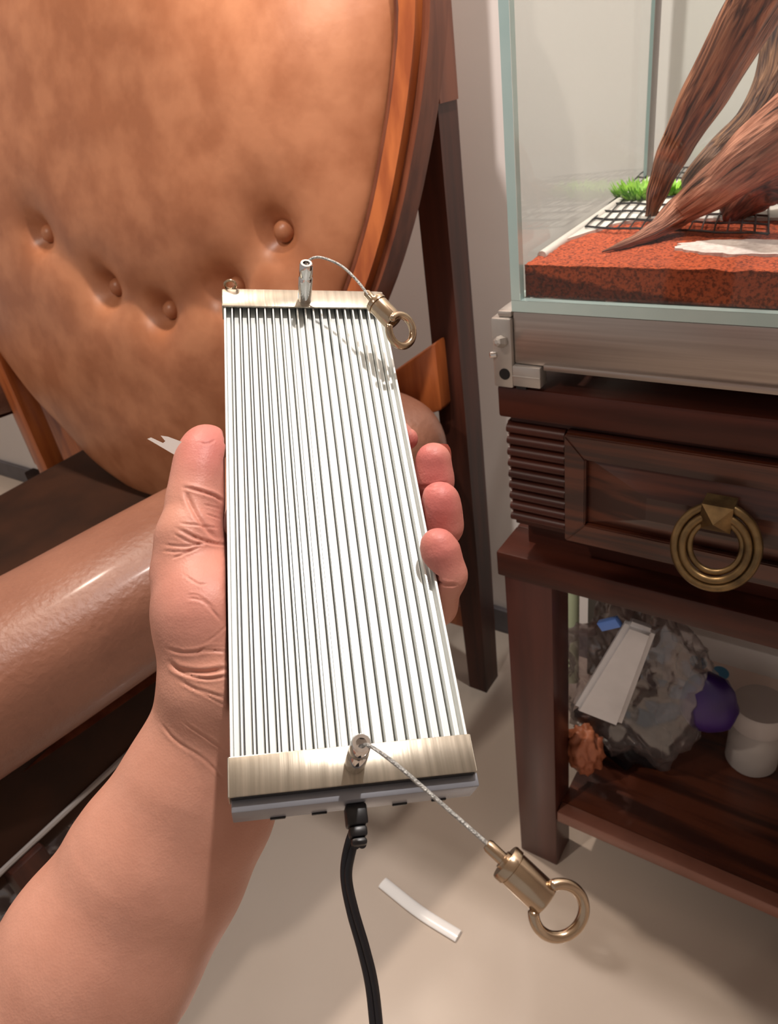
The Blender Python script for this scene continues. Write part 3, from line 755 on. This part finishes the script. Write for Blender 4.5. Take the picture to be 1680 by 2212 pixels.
# seat and side panel
pa = onX(33, 1840, -.66)
bm = bmesh.new(); box(bm, (-.672, -.30, pa.z), (-.652, .60, .50), .003); finish('side_panel', bm, MT['darkleather'], ch)
bm = bmesh.new(); tube(bm, [(-.651, -.3, pa.z + .002), (-.651, .60, pa.z + .002)], .0035, 8); finish('panel_piping', bm, MT['silicone'], ch, label='grey piping')
bm = bmesh.new(); box(bm, (LX - .10, -.05, .33), (-.6725, .80, .445), .035, 4); finish('seat', bm, MT['darkleather'], ch)
bm = bmesh.new(); box(bm, (-.68, .10, 0), (-.64, .14, pa.z - .002), .004); finish('front_leg', bm, MT['darkwood'], ch)
lp0 = onX(50, 870, -1.45)
bm = bmesh.new(); box(bm, (-1.472, lp0.y - .02, 0), (-1.43, lp0.y + .025, .80), .006); finish('front_leg', bm, MT['chairwood'], ch)
qa, qb = onY(74, 1005, .84), onY(150, 885, .84)
bm = bmesh.new(); box(bm, (qa.x, .84, qa.z), (qb.x + .05, .87, qb.z), .006); finish('back_block', bm, MT['chairwood'], ch)
bm = bmesh.new(); box(bm, (qa.x, .805, .20), (-.70, .835, qa.z - .002), .006); finish('back_panel', bm, MT['darkleather'], ch)

# clear film lying on the floor at lower left
bm = bmesh.new(); fb = onZ(60, 1880, .03)
blob(bm, (fb.x, fb.y, .035), (.10, .10, .03), 3, .5, 3, 4)
finish('plastic_film', bm, MT['bag'], angle=180, label='crumpled clear plastic film on the floor beside the armchair', cat='film')

# ------------------------------------------------------------------ aquarium light held in the hand
def c2w(v): return Vector(R @ np.array(v))
Pc = np.array([-0.05777277, 0.10456167, 0.26627348]); wc = np.array([0.98219624, -0.03704527, 0.18416891])
lc = np.array([-0.13529566, -0.81963504, 0.55668078]); nc = np.array([0.13032891, -0.57168703, -0.81005452])
LW, LL = .093, .2853
wv_, lv_, nv_ = c2w(wc), c2w(lc), c2w(nc); po = Vector(CAM) + c2w(Pc)
ML = Matrix(((wv_.x, lv_.x, nv_.x, po.x), (wv_.y, lv_.y, nv_.y, po.y), (wv_.z, lv_.z, nv_.z, po.z), (0, 0, 0, 1)))
if ML.to_3x3().determinant() < 0: print('LEFT HANDED')
lt = empty('aquarium_light', mat=ML, label='silver finned aquarium light with two hanging wires held in the left hand', cat='light')
def LP(name, bm, mts, parent=None, **k):
    return finish(name, bm, mts, parent or lt, inv=False, **k)
capw = .0148
ftop, fbot = -.0012, -.0062
NF = 19; pit = LW / (NF + 1)
bm = bmesh.new(); box(bm, (.0008, .001, -.010), (LW - .0008, LL - .001, fbot - .0016), .0004, 1, mi=1)
for i in range(NF + 1):
    box(bm, (pit * i + (.0010 if i else .0013), .0012, fbot - .0018), (pit * (i + 1) - .0009, LL - .0012, fbot), .00015, 1)
box(bm, (.0, .001, -.010), (.0012, LL - .001, ftop), .0002, 1); box(bm, (LW - .0012, .001, -.010), (LW, LL - .001, ftop), .0002, 1)
LP('heat_sink', bm, [MT['silver'], MT['darkgrey']], smooth=False)
fm = None
for i in range(NF):
    x = LW * (i + 1) / (NF + 1) + .0
    if fm is None:
        bm = bmesh.new(); box(bm, (-.0005, .0015, fbot - .0016), (.0004, LL - .0015, ftop), .00012, 1)
        o = LP('fin', bm, MT['finm'], smooth=False); fm = o
    else: o = link(fm.copy()); o.parent = lt
    o.location = (x, 0, 0)
bm = bmesh.new(); box(bm, (.001, .001, -.0225), (LW - .001, LL - .001, -.0102), .0015, 2); LP('housing', bm, MT['greybody'])
for y0, y1 in ((0, capw), (LL - capw, LL)):
    bm = bmesh.new(); box(bm, (-.0006, y0, ftop + .0001), (LW + .0006, y1, .0002), .0004, 2)
    box(bm, (-.0010, y0, -.0102), (-.0001, y1, .0000), .0003, 1); box(bm, (LW + .0001, y0, -.0102), (LW + .0010, y1, .0000), .0003, 1)
    LP('end_bracket', bm, MT['champ'])
bm = bmesh.new(); box(bm, (.0, -.0045, -.0200), (LW + .0018, .0008, -.0042), .0006, 2); box(bm, (.0, -.0002, -.004), (LW, .0008, -.0012), .0002, 1, mi=1)
ep = LP('end_plate', bm, [MT['greybody'], MT['black']])
for u in (.014, .030, .062, .078):
    bm = bmesh.new(); box(bm, (u, -.0052, -.0196), (u + .006, -.004, -.0180), .0003, 1); LP('vent_slot', bm, MT['black'], ep)
bm = bmesh.new(); box(bm, (.001, LL - .001, -.0225), (LW - .001, LL + .002, -.001), .0006, 2); LP('end_plate', bm, MT['champ'])
bm = bmesh.new(); pts = [Vector((.004 + .0032 * math.cos(a), LL + .002, .0015 + .0032 * math.sin(a))) for a in np.linspace(0, 2 * math.pi, 20, endpoint=False)]
tube(bm, pts, .0008, 8, closed=True); LP('eyelet', bm, MT['brass'])
# standoffs
def standoff(y, h):
    bm_ = bmesh.new(); r = .0040
    lathe(bm_, [(r * .96, 0), (r, .0006), (r, h * .62), (r * .93, h * .64), (r * .93, h * .70), (r * .98, h * .72), (r * .92, h - .0008), (r * .80, h), (r * .48, h), (r * .45, h - .004), (0, h - .004)], (LW / 2, y, .0002), (0, 0, 1), 32)
    return LP('standoff', bm_, [MT['chrome']])
HS = .0255
standoff(.0075, HS); standoff(LL - .0085, HS)
ML_inv = ML.inverted()
def loc(x, y, d): return ML_inv @ at(x, y, d)
# hanging wires
def hanger(y, path, g0, g1, ringc, Rr_, rr_, a0, a1, gr, tilt):
    s = Vector((LW / 2, y, HS))
    P = [s - Vector((0, 0, .004))] + [loc(*p) for p in path]
    bm_ = bmesh.new(); tube(bm_, spline(P, 12), .00075, 10); LP('wire', bm_, MT['wire'], angle=80)
    a, b_ = loc(*g0), loc(*g1); ax_ = (b_ - a); L_ = ax_.length; ax_.normalize()
    bm_ = bmesh.new()
    lathe(bm_, [(gr * .30, -.001), (gr * .38, 0), (gr * .38, L_ * .24), (gr * .55, L_ * .24), (gr * .55, L_ * .28), (gr * 1.02, L_ * .28), (gr * 1.08, L_ * .30), (gr * 1.08, L_ * .40),
                (gr * .94, L_ * .405), (gr * .94, L_ * .42), (gr, L_ * .425), (gr, L_ * .97), (gr * .93, L_), (gr * .55, L_), (gr * .5, L_ - .002), (0, L_ - .002)], a, ax_, 36)
    gp = LP('cable_gripper', bm_, MT['brass'])
    c = loc(*ringc); X_ = (loc(ringc[0] + 40, ringc[1], ringc[2] + tilt) - c).normalized(); Y_ = (loc(ringc[0], ringc[1] + 40, ringc[2]) - c); Y_ = (Y_ - X_ * Y_.dot(X_)).normalized()
    pts = [c + (X_ * math.cos(t) + Y_ * math.sin(t)) * Rr_ for t in np.linspace(a0, a1, 56)]
    n_ = len(pts)
    def rad(t): e = min(t, 1 - t) / .02; return rr_ * (1 if e >= 1 else math.sqrt(max(.05, 1 - (1 - e) ** 2)))
    bm_ = bmesh.new(); tube(bm_, pts, rad, 18); LP('ring_hook', bm_, MT['brass'], gp, angle=80)
hanger(.0075, [(800, 1612, .2575), (860, 1655, .252), (950, 1733, .245), (1056, 1826, .238)], (1056, 1828, .238), (1180, 1945, .232), (1207, 1967, .231), .0084, .0018, math.radians(-118), math.radians(182), .0056, .001)
hanger(LL - .0085, [(668, 562, .414), (692, 556, .412), (735, 573, .408), (770, 605, .404), (795, 637, .400)], (793, 634, .402), (851, 696, .397), (866, 714, .396), .0083, .0021, math.radians(-140), math.radians(205), .0056, .008)
# power connector and cord
bm = bmesh.new(); box(bm, (LW / 2 - .0042, -.0125, -.0165), (LW / 2 + .0040, -.0046, -.0085), .001, 2); box(bm, (LW / 2 - .0035, -.0165, -.0155), (LW / 2 + .0034, -.0125, -.0095), .001, 2)
box(bm, (LW / 2 - .0030, -.0195, -.0150), (LW / 2 + .0030, -.0165, -.0100), .0012, 2)
pc = LP('power_plug', bm, MT['black'])
c0_ = Vector((LW / 2, -.019, -.0125))
path = [(767, 1800, .284), (752, 1850, .283), (748, 1900, .283), (762, 1970, .284), (785, 2050, .285), (803, 2130, .286), (815, 2240, .287)]
for off in (-.0012, .0012):
    P = [c0_ + Vector((off, 0, 0))]
    for i, p in enumerate(path):
        tw = math.radians(min(65, 65 * i / 2) if i < 2 else 75 - 9 * i)
        P.append(loc(*p) + Vector((off * math.cos(tw), 0, off * math.sin(tw))))
    bm = bmesh.new(); tube(bm, spline(P, 10), .0016, 12); LP('power_cord', bm, MT['cable'], angle=80)

bm = bmesh.new(); sa, sb = onZ(826, 1906, 0.0035), onZ(990, 2022, 0.0035)  # solid white strip added to imitate a streak of shine on the floor
tube(bm, spline([sa, sa.lerp(sb, .5) + Vector((.004, -.004, 0)), sb], 8), .009, 12, flat=.35, n0=(1, 0, 0))
finish('highlight_strip', bm, mat('highlight_white', (246, 244, 242), .2), label='short glossy white strip added as a highlight streak on the pale floor right of the power cord', cat='strip')

# torn strip behind the thumb
bm = bmesh.new()
ts = [(410, 1002), (318, 948), (326, 945), (352, 957), (357, 953), (347, 941), (362, 943), (430, 968)]
P = [at(x, y, .352 + (430 - x) * .00006) for x, y in ts]
prism(bm, P, c2w((0, 0, .0004)))
finish('torn_strip', bm, MT['paper'], smooth=False, label='torn white plastic strip with a jagged end poking out behind the thumb', cat='strip')

# ------------------------------------------------------------------ hand and forearm (one continuous surface from a blended distance field)
H = 0.00125
lo = np.array([-.300, -.075, .235]); hi = np.array([.060, .345, .470])
ns = ((hi - lo) / H).astype(int) + 1
D = np.full(ns, .05, np.float32)
def C(x, y, d): return np.array([(x - CX) / F * d, (y - CY) / F * d, d])
def smin(a, b, k):
    h_ = np.maximum(k - np.abs(a - b), 0) / k
    return np.minimum(a, b) - h_ * h_ * k * .25
def cap_(a, b, ra, rb, k=.006, arr=None, flat=None):
    """blend a tapered capsule into the field"""
    arr = D if arr is None else arr
    a = np.array(a); b = np.array(b); pad = max(ra, rb) + k + .006
    i0 = np.maximum(((np.minimum(a, b) - pad - lo) / H).astype(int), 0); i1 = np.minimum(((np.maximum(a, b) + pad - lo) / H).astype(int) + 2, ns)
    if (i1 <= i0).any(): return
    g_ = [((lo[j] + np.arange(i0[j], i1[j]) * H)).astype(np.float32) for j in range(3)]
    X_, Y_, Z_ = np.meshgrid(*g_, indexing='ij'); ab = b - a; L2 = max(float(ab @ ab), 1e-12)
    t = np.clip(((X_ - a[0]) * ab[0] + (Y_ - a[1]) * ab[1] + (Z_ - a[2]) * ab[2]) / L2, 0, 1)
    dx = X_ - a[0] - t * ab[0]; dy = Y_ - a[1] - t * ab[1]; dz = Z_ - a[2] - t * ab[2]
    if flat is not None:   # flatten along direction flat[0] by factor flat[1]
        fd = np.array(flat[0]); fd = fd / np.linalg.norm(fd); q = dx * fd[0] + dy * fd[1] + dz * fd[2]; e_ = (1 / flat[1] - 1)
        dd = np.sqrt(dx * dx + dy * dy + dz * dz + q * q * (2 * e_ + e_ * e_))
    else: dd = np.sqrt(dx * dx + dy * dy + dz * dz)
    d = dd - (ra + (rb - ra) * t)
    s = tuple(slice(i0[j], i1[j]) for j in range(3)); arr[s] = smin(arr[s], d.astype(np.float32), k)
def chain(nodes, k=.004, arr=None, flat=None):
    for p, q in zip(nodes[:-1], nodes[1:]): cap_(C(*p[:3]), C(*q[:3]), p[3], q[3], k, arr, flat)
def lz(x, y, off=0.0):
    r = np.array([(x - CX) / F, (y - CY) / F, 1]); return float(((Pc + nc * off) @ nc) / (r @ nc))
B_ = -.0225
# palm and heel
fl_ = (nc, .72)
def pn(x, y, back, r): return (x, y, lz(x, y, B_ - back), r)
chain([pn(470, 1470, .020, .024), pn(560, 1460, .020, .024), pn(640, 1440, .022, .022)], .014)
chain([pn(470, 1470, .020, .024), (448, 1330, lz(448, 1330, -.026), .0200), (414, 1235, lz(414, 1235, -.024), .0180)], .012)
chain([(448, 1330, lz(448, 1330, -.026), .0200), pn(540, 1250, .019, .020), pn(640, 1180, .020, .018)], .014)
chain([pn(560, 1460, .020, .024), pn(650, 1320, .020, .022), pn(740, 1200, .020, .018)], .014)
chain([pn(560, 1130, .020, .0155), pn(640, 1130, .021, .016), pn(720, 1160, .021, .016), pn(790, 1220, .020, .0155)], .012)
chain([pn(540, 1250, .019, .020), pn(560, 1130, .020, .0155)], .012); chain([pn(650, 1320, .020, .022), pn(790, 1220, .020, .0155)], .012)
# thumb
Tm = D.copy(); 
th = [(414, 1235, lz(414, 1235, -.024), .0180), (408, 1165, lz(408, 1165, -.016), .0148), (426, 1075, lz(426, 1075, -.012), .0136), (435, 1025, lz(435, 1025, -.009), .0134), (442, 990, lz(442, 990, -.008), .0133), (447, 970, lz(447, 970, -.008), .0124)]
chain(th, .005)
# fingers, each its own field first so neighbours stay separate
fingers = {
 'index':  [pn(560, 1130, .020, .0125), pn(680, 1010, .022, .0098), pn(800, 950, .018, .0090), (855, 945, lz(855, 945, -.024), .0084), (880, 948, lz(880, 948, -.014), .0060)],
 'middle': [pn(640, 1130, .021, .0125), pn(770, 1060, .026, .0102), pn(890, 1085, .017, .0096), (936, 1040, lz(936, 1040, -.014), .0096), (936, 995, lz(936, 995, -.006), .0094)],
 'ring':   [pn(720, 1160, .021, .0120), pn(830, 1150, .026, .0100), pn(925, 1190, .015, .0094), (953, 1135, lz(953, 1135, -.011), .0098), (950, 1092, lz(950, 1092, -.003), .0091), (950, 1080, lz(950, 1080, -.001), .0085)],
 'pinky':  [pn(790, 1220, .020, .0112), pn(880, 1300, .022, .0090), (945, 1310, lz(945, 1310, -.022), .0082), (963, 1242, lz(963, 1242, -.006), .0088), (950, 1190, lz(950, 1190, .003), .0081), (944, 1175, lz(944, 1175, .005), .0068)],
}
for nm, nd in fingers.items():
    A2 = np.full(ns, .05, np.float32); chain(nd, .006, A2)
    h_ = A2; D = smin(D, h_, .0022)
# forearm
fa = [(520, 1480, lz(520, 1480, B_ - .020), .0225), (470, 1565, .344, .0265), (415, 1690, .342, .0305), (333, 1850, .342, .0370), (215, 2050, .340, .0425), (80, 2290, .336, .047), (-60, 2560, .332, .050)]
chain(fa, .012)
chain([(560, 1480, lz(560, 1480, B_ - .020), .0225), (528, 1580, .350, .0250), (455, 1750, .348, .0275), (378, 1890, .348, .030), (270, 2070, .346, .035)], .012)
# press the skin against the lamp
g_ = [(lo[j] + np.arange(ns[j]) * H).astype(np.float32) - Pc[j] for j in range(3)]
X_, Y_, Z_ = np.meshgrid(*g_, indexing='ij')
u_ = X_ * wc[0] + Y_ * wc[1] + Z_ * wc[2]; v_ = X_ * lc[0] + Y_ * lc[1] + Z_ * lc[2]; n_ = X_ * nc[0] + Y_ * nc[1] + Z_ * nc[2]
qx = np.abs(u_ - LW / 2) - LW / 2 - .0012; qy = np.abs(v_ - LL / 2) - LL / 2 - .005; qz = np.abs(n_ + .0112) - .0118
bd = np.maximum(np.maximum(qx, qy), qz)
D = -smin(-D, bd, .0015)
del X_, Y_, Z_, u_, v_, n_, qx, qy, qz, bd, Tm
# surface nets
def surface_nets(D):
    ins = D < 0; c8 = np.zeros(np.array(D.shape) - 1, np.uint8)
    for i in (0, 1):
        for j in (0, 1):
            for k in (0, 1): c8 += ins[i:D.shape[0] - 1 + i, j:D.shape[1] - 1 + j, k:D.shape[2] - 1 + k]
    act = (c8 > 0) & (c8 < 8); idx = np.full(act.shape, -1, np.int64); ii = np.argwhere(act); idx[act] = np.arange(len(ii))
    acc = np.zeros((len(ii), 3)); cnt = np.zeros(len(ii)); E_ = []
    for ax_ in range(3):
        o1, o2 = [a for a in range(3) if a != ax_]
        for s1 in (0, 1):
            for s2 in (0, 1):
                a = ii.copy(); a[:, o1] += s1; a[:, o2] += s2; b = a.copy(); b[:, ax_] += 1
                va = D[a[:, 0], a[:, 1], a[:, 2]]; vb = D[b[:, 0], b[:, 1], b[:, 2]]; mk = (va < 0) != (vb < 0)
                t = np.where(mk, va / np.where(mk, va - vb, 1), 0); p = a.astype(float); p[:, ax_] += t
                acc += p * mk[:, None]; cnt += mk
    V_ = acc / cnt[:, None]; Q = []
    for ax_ in range(3):
        o1, o2 = [(1, 2), (2, 0), (0, 1)][ax_]
        s = [slice(None)] * 3; s[ax_] = slice(0, -1); s2 = [slice(None)] * 3; s2[ax_] = slice(1, None)
        cr = ins[tuple(s)] != ins[tuple(s2)]; e = np.argwhere(cr)
        e = e[(e[:, o1] > 0) & (e[:, o2] > 0) & (e[:, o1] < D.shape[o1] - 1) & (e[:, o2] < D.shape[o2] - 1)]
        def c(d1, d2): q = e.copy(); q[:, o1] -= d1; q[:, o2] -= d2; return idx[q[:, 0], q[:, 1], q[:, 2]]
        q = np.stack([c(0, 0), c(1, 0), c(1, 1), c(0, 1)], 1); f_ = ins[e[:, 0], e[:, 1], e[:, 2]]
        q[~f_] = q[~f_][:, ::-1]; Q.append(q)
    return V_, np.concatenate(Q)
V_, Q_ = surface_nets(D); V_ = lo + V_ * H
del D
me = bpy.data.meshes.new('tmp')
me.from_pydata(V_.tolist(), [], Q_.tolist()); me.update()
tmp = link(bpy.data.objects.new('tmp', me))
sm = tmp.modifiers.new('s', 'SMOOTH'); sm.factor = .5; sm.iterations = 3
sd = tmp.modifiers.new('d', 'SUBSURF'); sd.levels = 1; sd.render_levels = 1
dg = bpy.context.evaluated_depsgraph_get(); ev = tmp.evaluated_get(dg); hm = bpy.data.meshes.new_from_object(ev)
bpy.data.objects.remove(tmp)
nv = len(hm.vertices); co = np.empty(nv * 3); hm.vertices.foreach_get('co', co); co = co.reshape(-1, 3)
no = np.empty(nv * 3); hm.vertices.foreach_get('normal', no); no = no.reshape(-1, 3)
vd = -co / np.linalg.norm(co, axis=1)[:, None]
if ((no * vd).sum(1) > 0).mean() < .3: no = -no
front = np.clip((no * vd).sum(1) * 3, 0, 1)
PX = CX + F * co[:, 0] / co[:, 2]; PY_ = CY + F * co[:, 1] / co[:, 2]
# skin creases: (polyline in photo pixels, depth m, half width px)
creases = [
 ([(395, 1052), (430, 1060), (465, 1072), (482, 1085)], .0011, 4), ([(397, 1055), (412, 1090), (440, 1135), (475, 1170)], .0010, 6),
 ([(385, 1130), (430, 1135), (476, 1142)], .0004, 3), ([(440, 1090), (478, 1100)], .0004, 2.5), ([(445, 1110), (478, 1122)], .0004, 2.5),
 ([(380, 1140), (420, 1160), (455, 1172), (492, 1178)], .0009, 4), ([(350, 1176), (400, 1180), (450, 1172)], .0005, 3), ([(345, 1190), (400, 1192), (440, 1178)], .0004, 3),
 ([(370, 1150), (410, 1172), (440, 1175)], .0004, 3), ([(370, 1207), (400, 1195), (420, 1185)], .0005, 3), ([(400, 1290), (440, 1300), (480, 1345)], .0004, 4),
 ([(400, 1285), (430, 1288), (470, 1320)], .0003, 3),
 ([(358, 1400), (400, 1410), (450, 1405), (495, 1408)], .0007, 4), ([(365, 1430), (390, 1447), (440, 1452), (495, 1443)], .0014, 6), ([(375, 1445), (410, 1460), (450, 1466), (495, 1460)], .0010, 4),
 ([(385, 1470), (430, 1490), (495, 1510)], .0006, 4), ([(400, 1480), (450, 1505), (495, 1530)], .0004, 3), ([(345, 1560), (380, 1600), (440, 1640), (490, 1690)], .0005, 4),
 ([(395, 1560), (440, 1590), (490, 1625)], .0004, 3), ([(440, 1390), (470, 1370), (490, 1350)], .0003, 3), ([(420, 1420), (440, 1400), (490, 1398)], .0004, 3),
 ([(930, 1250), (960, 1262), (988, 1264)], .0009, 4), ([(900, 1052), (935, 1050), (972, 1040)], .0004, 4), ([(395, 1240), (430, 1262), (450, 1258)], .0003, 3), ([(430, 957), (450, 958), (465, 950)], .0003, 3)]
disp = np.zeros(nv)
for poly, dep, wd in creases:
    pl = spline([Vector((x, y, 0)) for x, y in poly], 6); best = np.full(nv, 1e9)
    xs = [p.x for p in pl]; ys = [p.y for p in pl]
    mk = (PX > min(xs) - 25) & (PX < max(xs) + 25) & (PY_ > min(ys) - 25) & (PY_ < max(ys) + 25) & (front > 0)
    ii = np.where(mk)[0]; bx = np.full(len(ii), 1e9); tt = np.zeros(len(ii)); x_ = PX[ii]; y_ = PY_[ii]
    for s, (a, b) in enumerate(zip(pl[:-1], pl[1:])):
        dx, dy = b.x - a.x, b.y - a.y; t = np.clip(((x_ - a.x) * dx + (y_ - a.y) * dy) / (dx * dx + dy * dy + 1e-9), 0, 1)
        d = np.hypot(x_ - a.x - t * dx, y_ - a.y - t * dy); u = d < bx; bx = np.where(u, d, bx); tt = np.where(u, (s + t) / (len(pl) - 1), tt)
    fade = np.clip(np.minimum(tt, 1 - tt) / .18, .12, 1)
    wd = wd * .75
    disp[ii] += fade * (-dep * np.exp(-(bx / wd) ** 2) + dep * .28 * np.exp(-((bx - wd * 2.2) / (wd * 1.3)) ** 2))
co = co + no * (disp * front)[:, None]
# tint
def near(x, y, r): return np.exp(-((PX - x) ** 2 + (PY_ - y) ** 2) / r ** 2)
tint = .15 + .75 * near(450, 960, 90) + .8 * near(935, 1000, 60) + .8 * near(950, 1090, 60) + .7 * near(950, 1200, 80) + .6 * near(885, 950, 40) + .35 * near(440, 1280, 130) + .25 * near(470, 1120, 60)
tint = np.clip(tint, 0, 1)
wco = co @ R.T + CAM
hm.vertices.foreach_set('co', wco.ravel()); hm.update()
at_ = hm.attributes.new('tint', 'FLOAT', 'POINT'); at_.data.foreach_set('value', tint.astype(np.float32))
hm.materials.clear(); hm.materials.append(MT['skin']); hm.shade_smooth(); hm.name = 'person'
bmh = bmesh.new(); bmh.from_mesh(hm); bmesh.ops.recalc_face_normals(bmh, faces=bmh.faces); bmh.to_mesh(hm); bmh.free()
per = link(bpy.data.objects.new('person', hm)); tag(per, 'bare left forearm and hand gripping the finned light from behind, palm up', 'person')
# nails on the far side of each tip
def nail(tip, prev, r, backdir, name):
    a = C(*prev[:3]); b = C(*tip[:3]); ax_ = (b - a); ax_ /= np.linalg.norm(ax_); bd_ = np.array(backdir, float); bd_ -= ax_ * (bd_ @ ax_); bd_ /= np.linalg.norm(bd_); sd_ = np.cross(ax_, bd_)
    bm_ = bmesh.new(); g2 = {}
    for i in range(9):
        for j in range(9):
            t = i / 8; a2 = (j / 8 - .5) * 1.75
            if i == 8: a2 *= .8
            L_ = -r * .9 + t * r * 1.75
            rr = r * 1.0 * (1 if t < .6 else math.sqrt(max(0.1, 1 - ((t - .6) / .75) ** 2)))
            p = b + ax_ * L_ + (bd_ * math.cos(a2) + sd_ * math.sin(a2)) * (rr + .0004)
            g2[i, j] = bm_.verts.new(Vector(R @ p + CAM))
    fs = []
    for i in range(8):
        for j in range(8): fs.append(bm_.faces.new((g2[i, j], g2[i + 1, j], g2[i + 1, j + 1], g2[i, j + 1])))
    bmesh.ops.solidify(bm_, geom=fs, thickness=.0005)
    finish('fingernail', bm_, MT['nail'], per, angle=60)
nail(fingers['middle'][-1], fingers['middle'][-2], .0094, (.5, -.2, 1), 'm')
nail(fingers['ring'][-2], fingers['ring'][-3], .0091, (.8, -.1, .8), 'r')
nail(fingers['pinky'][-2], fingers['pinky'][-3], .0075, (.95, -.1, .35), 'p')
#nail(fingers['index'][-1], fingers['index'][-2], .0060, (.6, -.5, .8), 'i')
nail(th[-1], th[-2], .0118, (-.75, -.1, .8), 't')
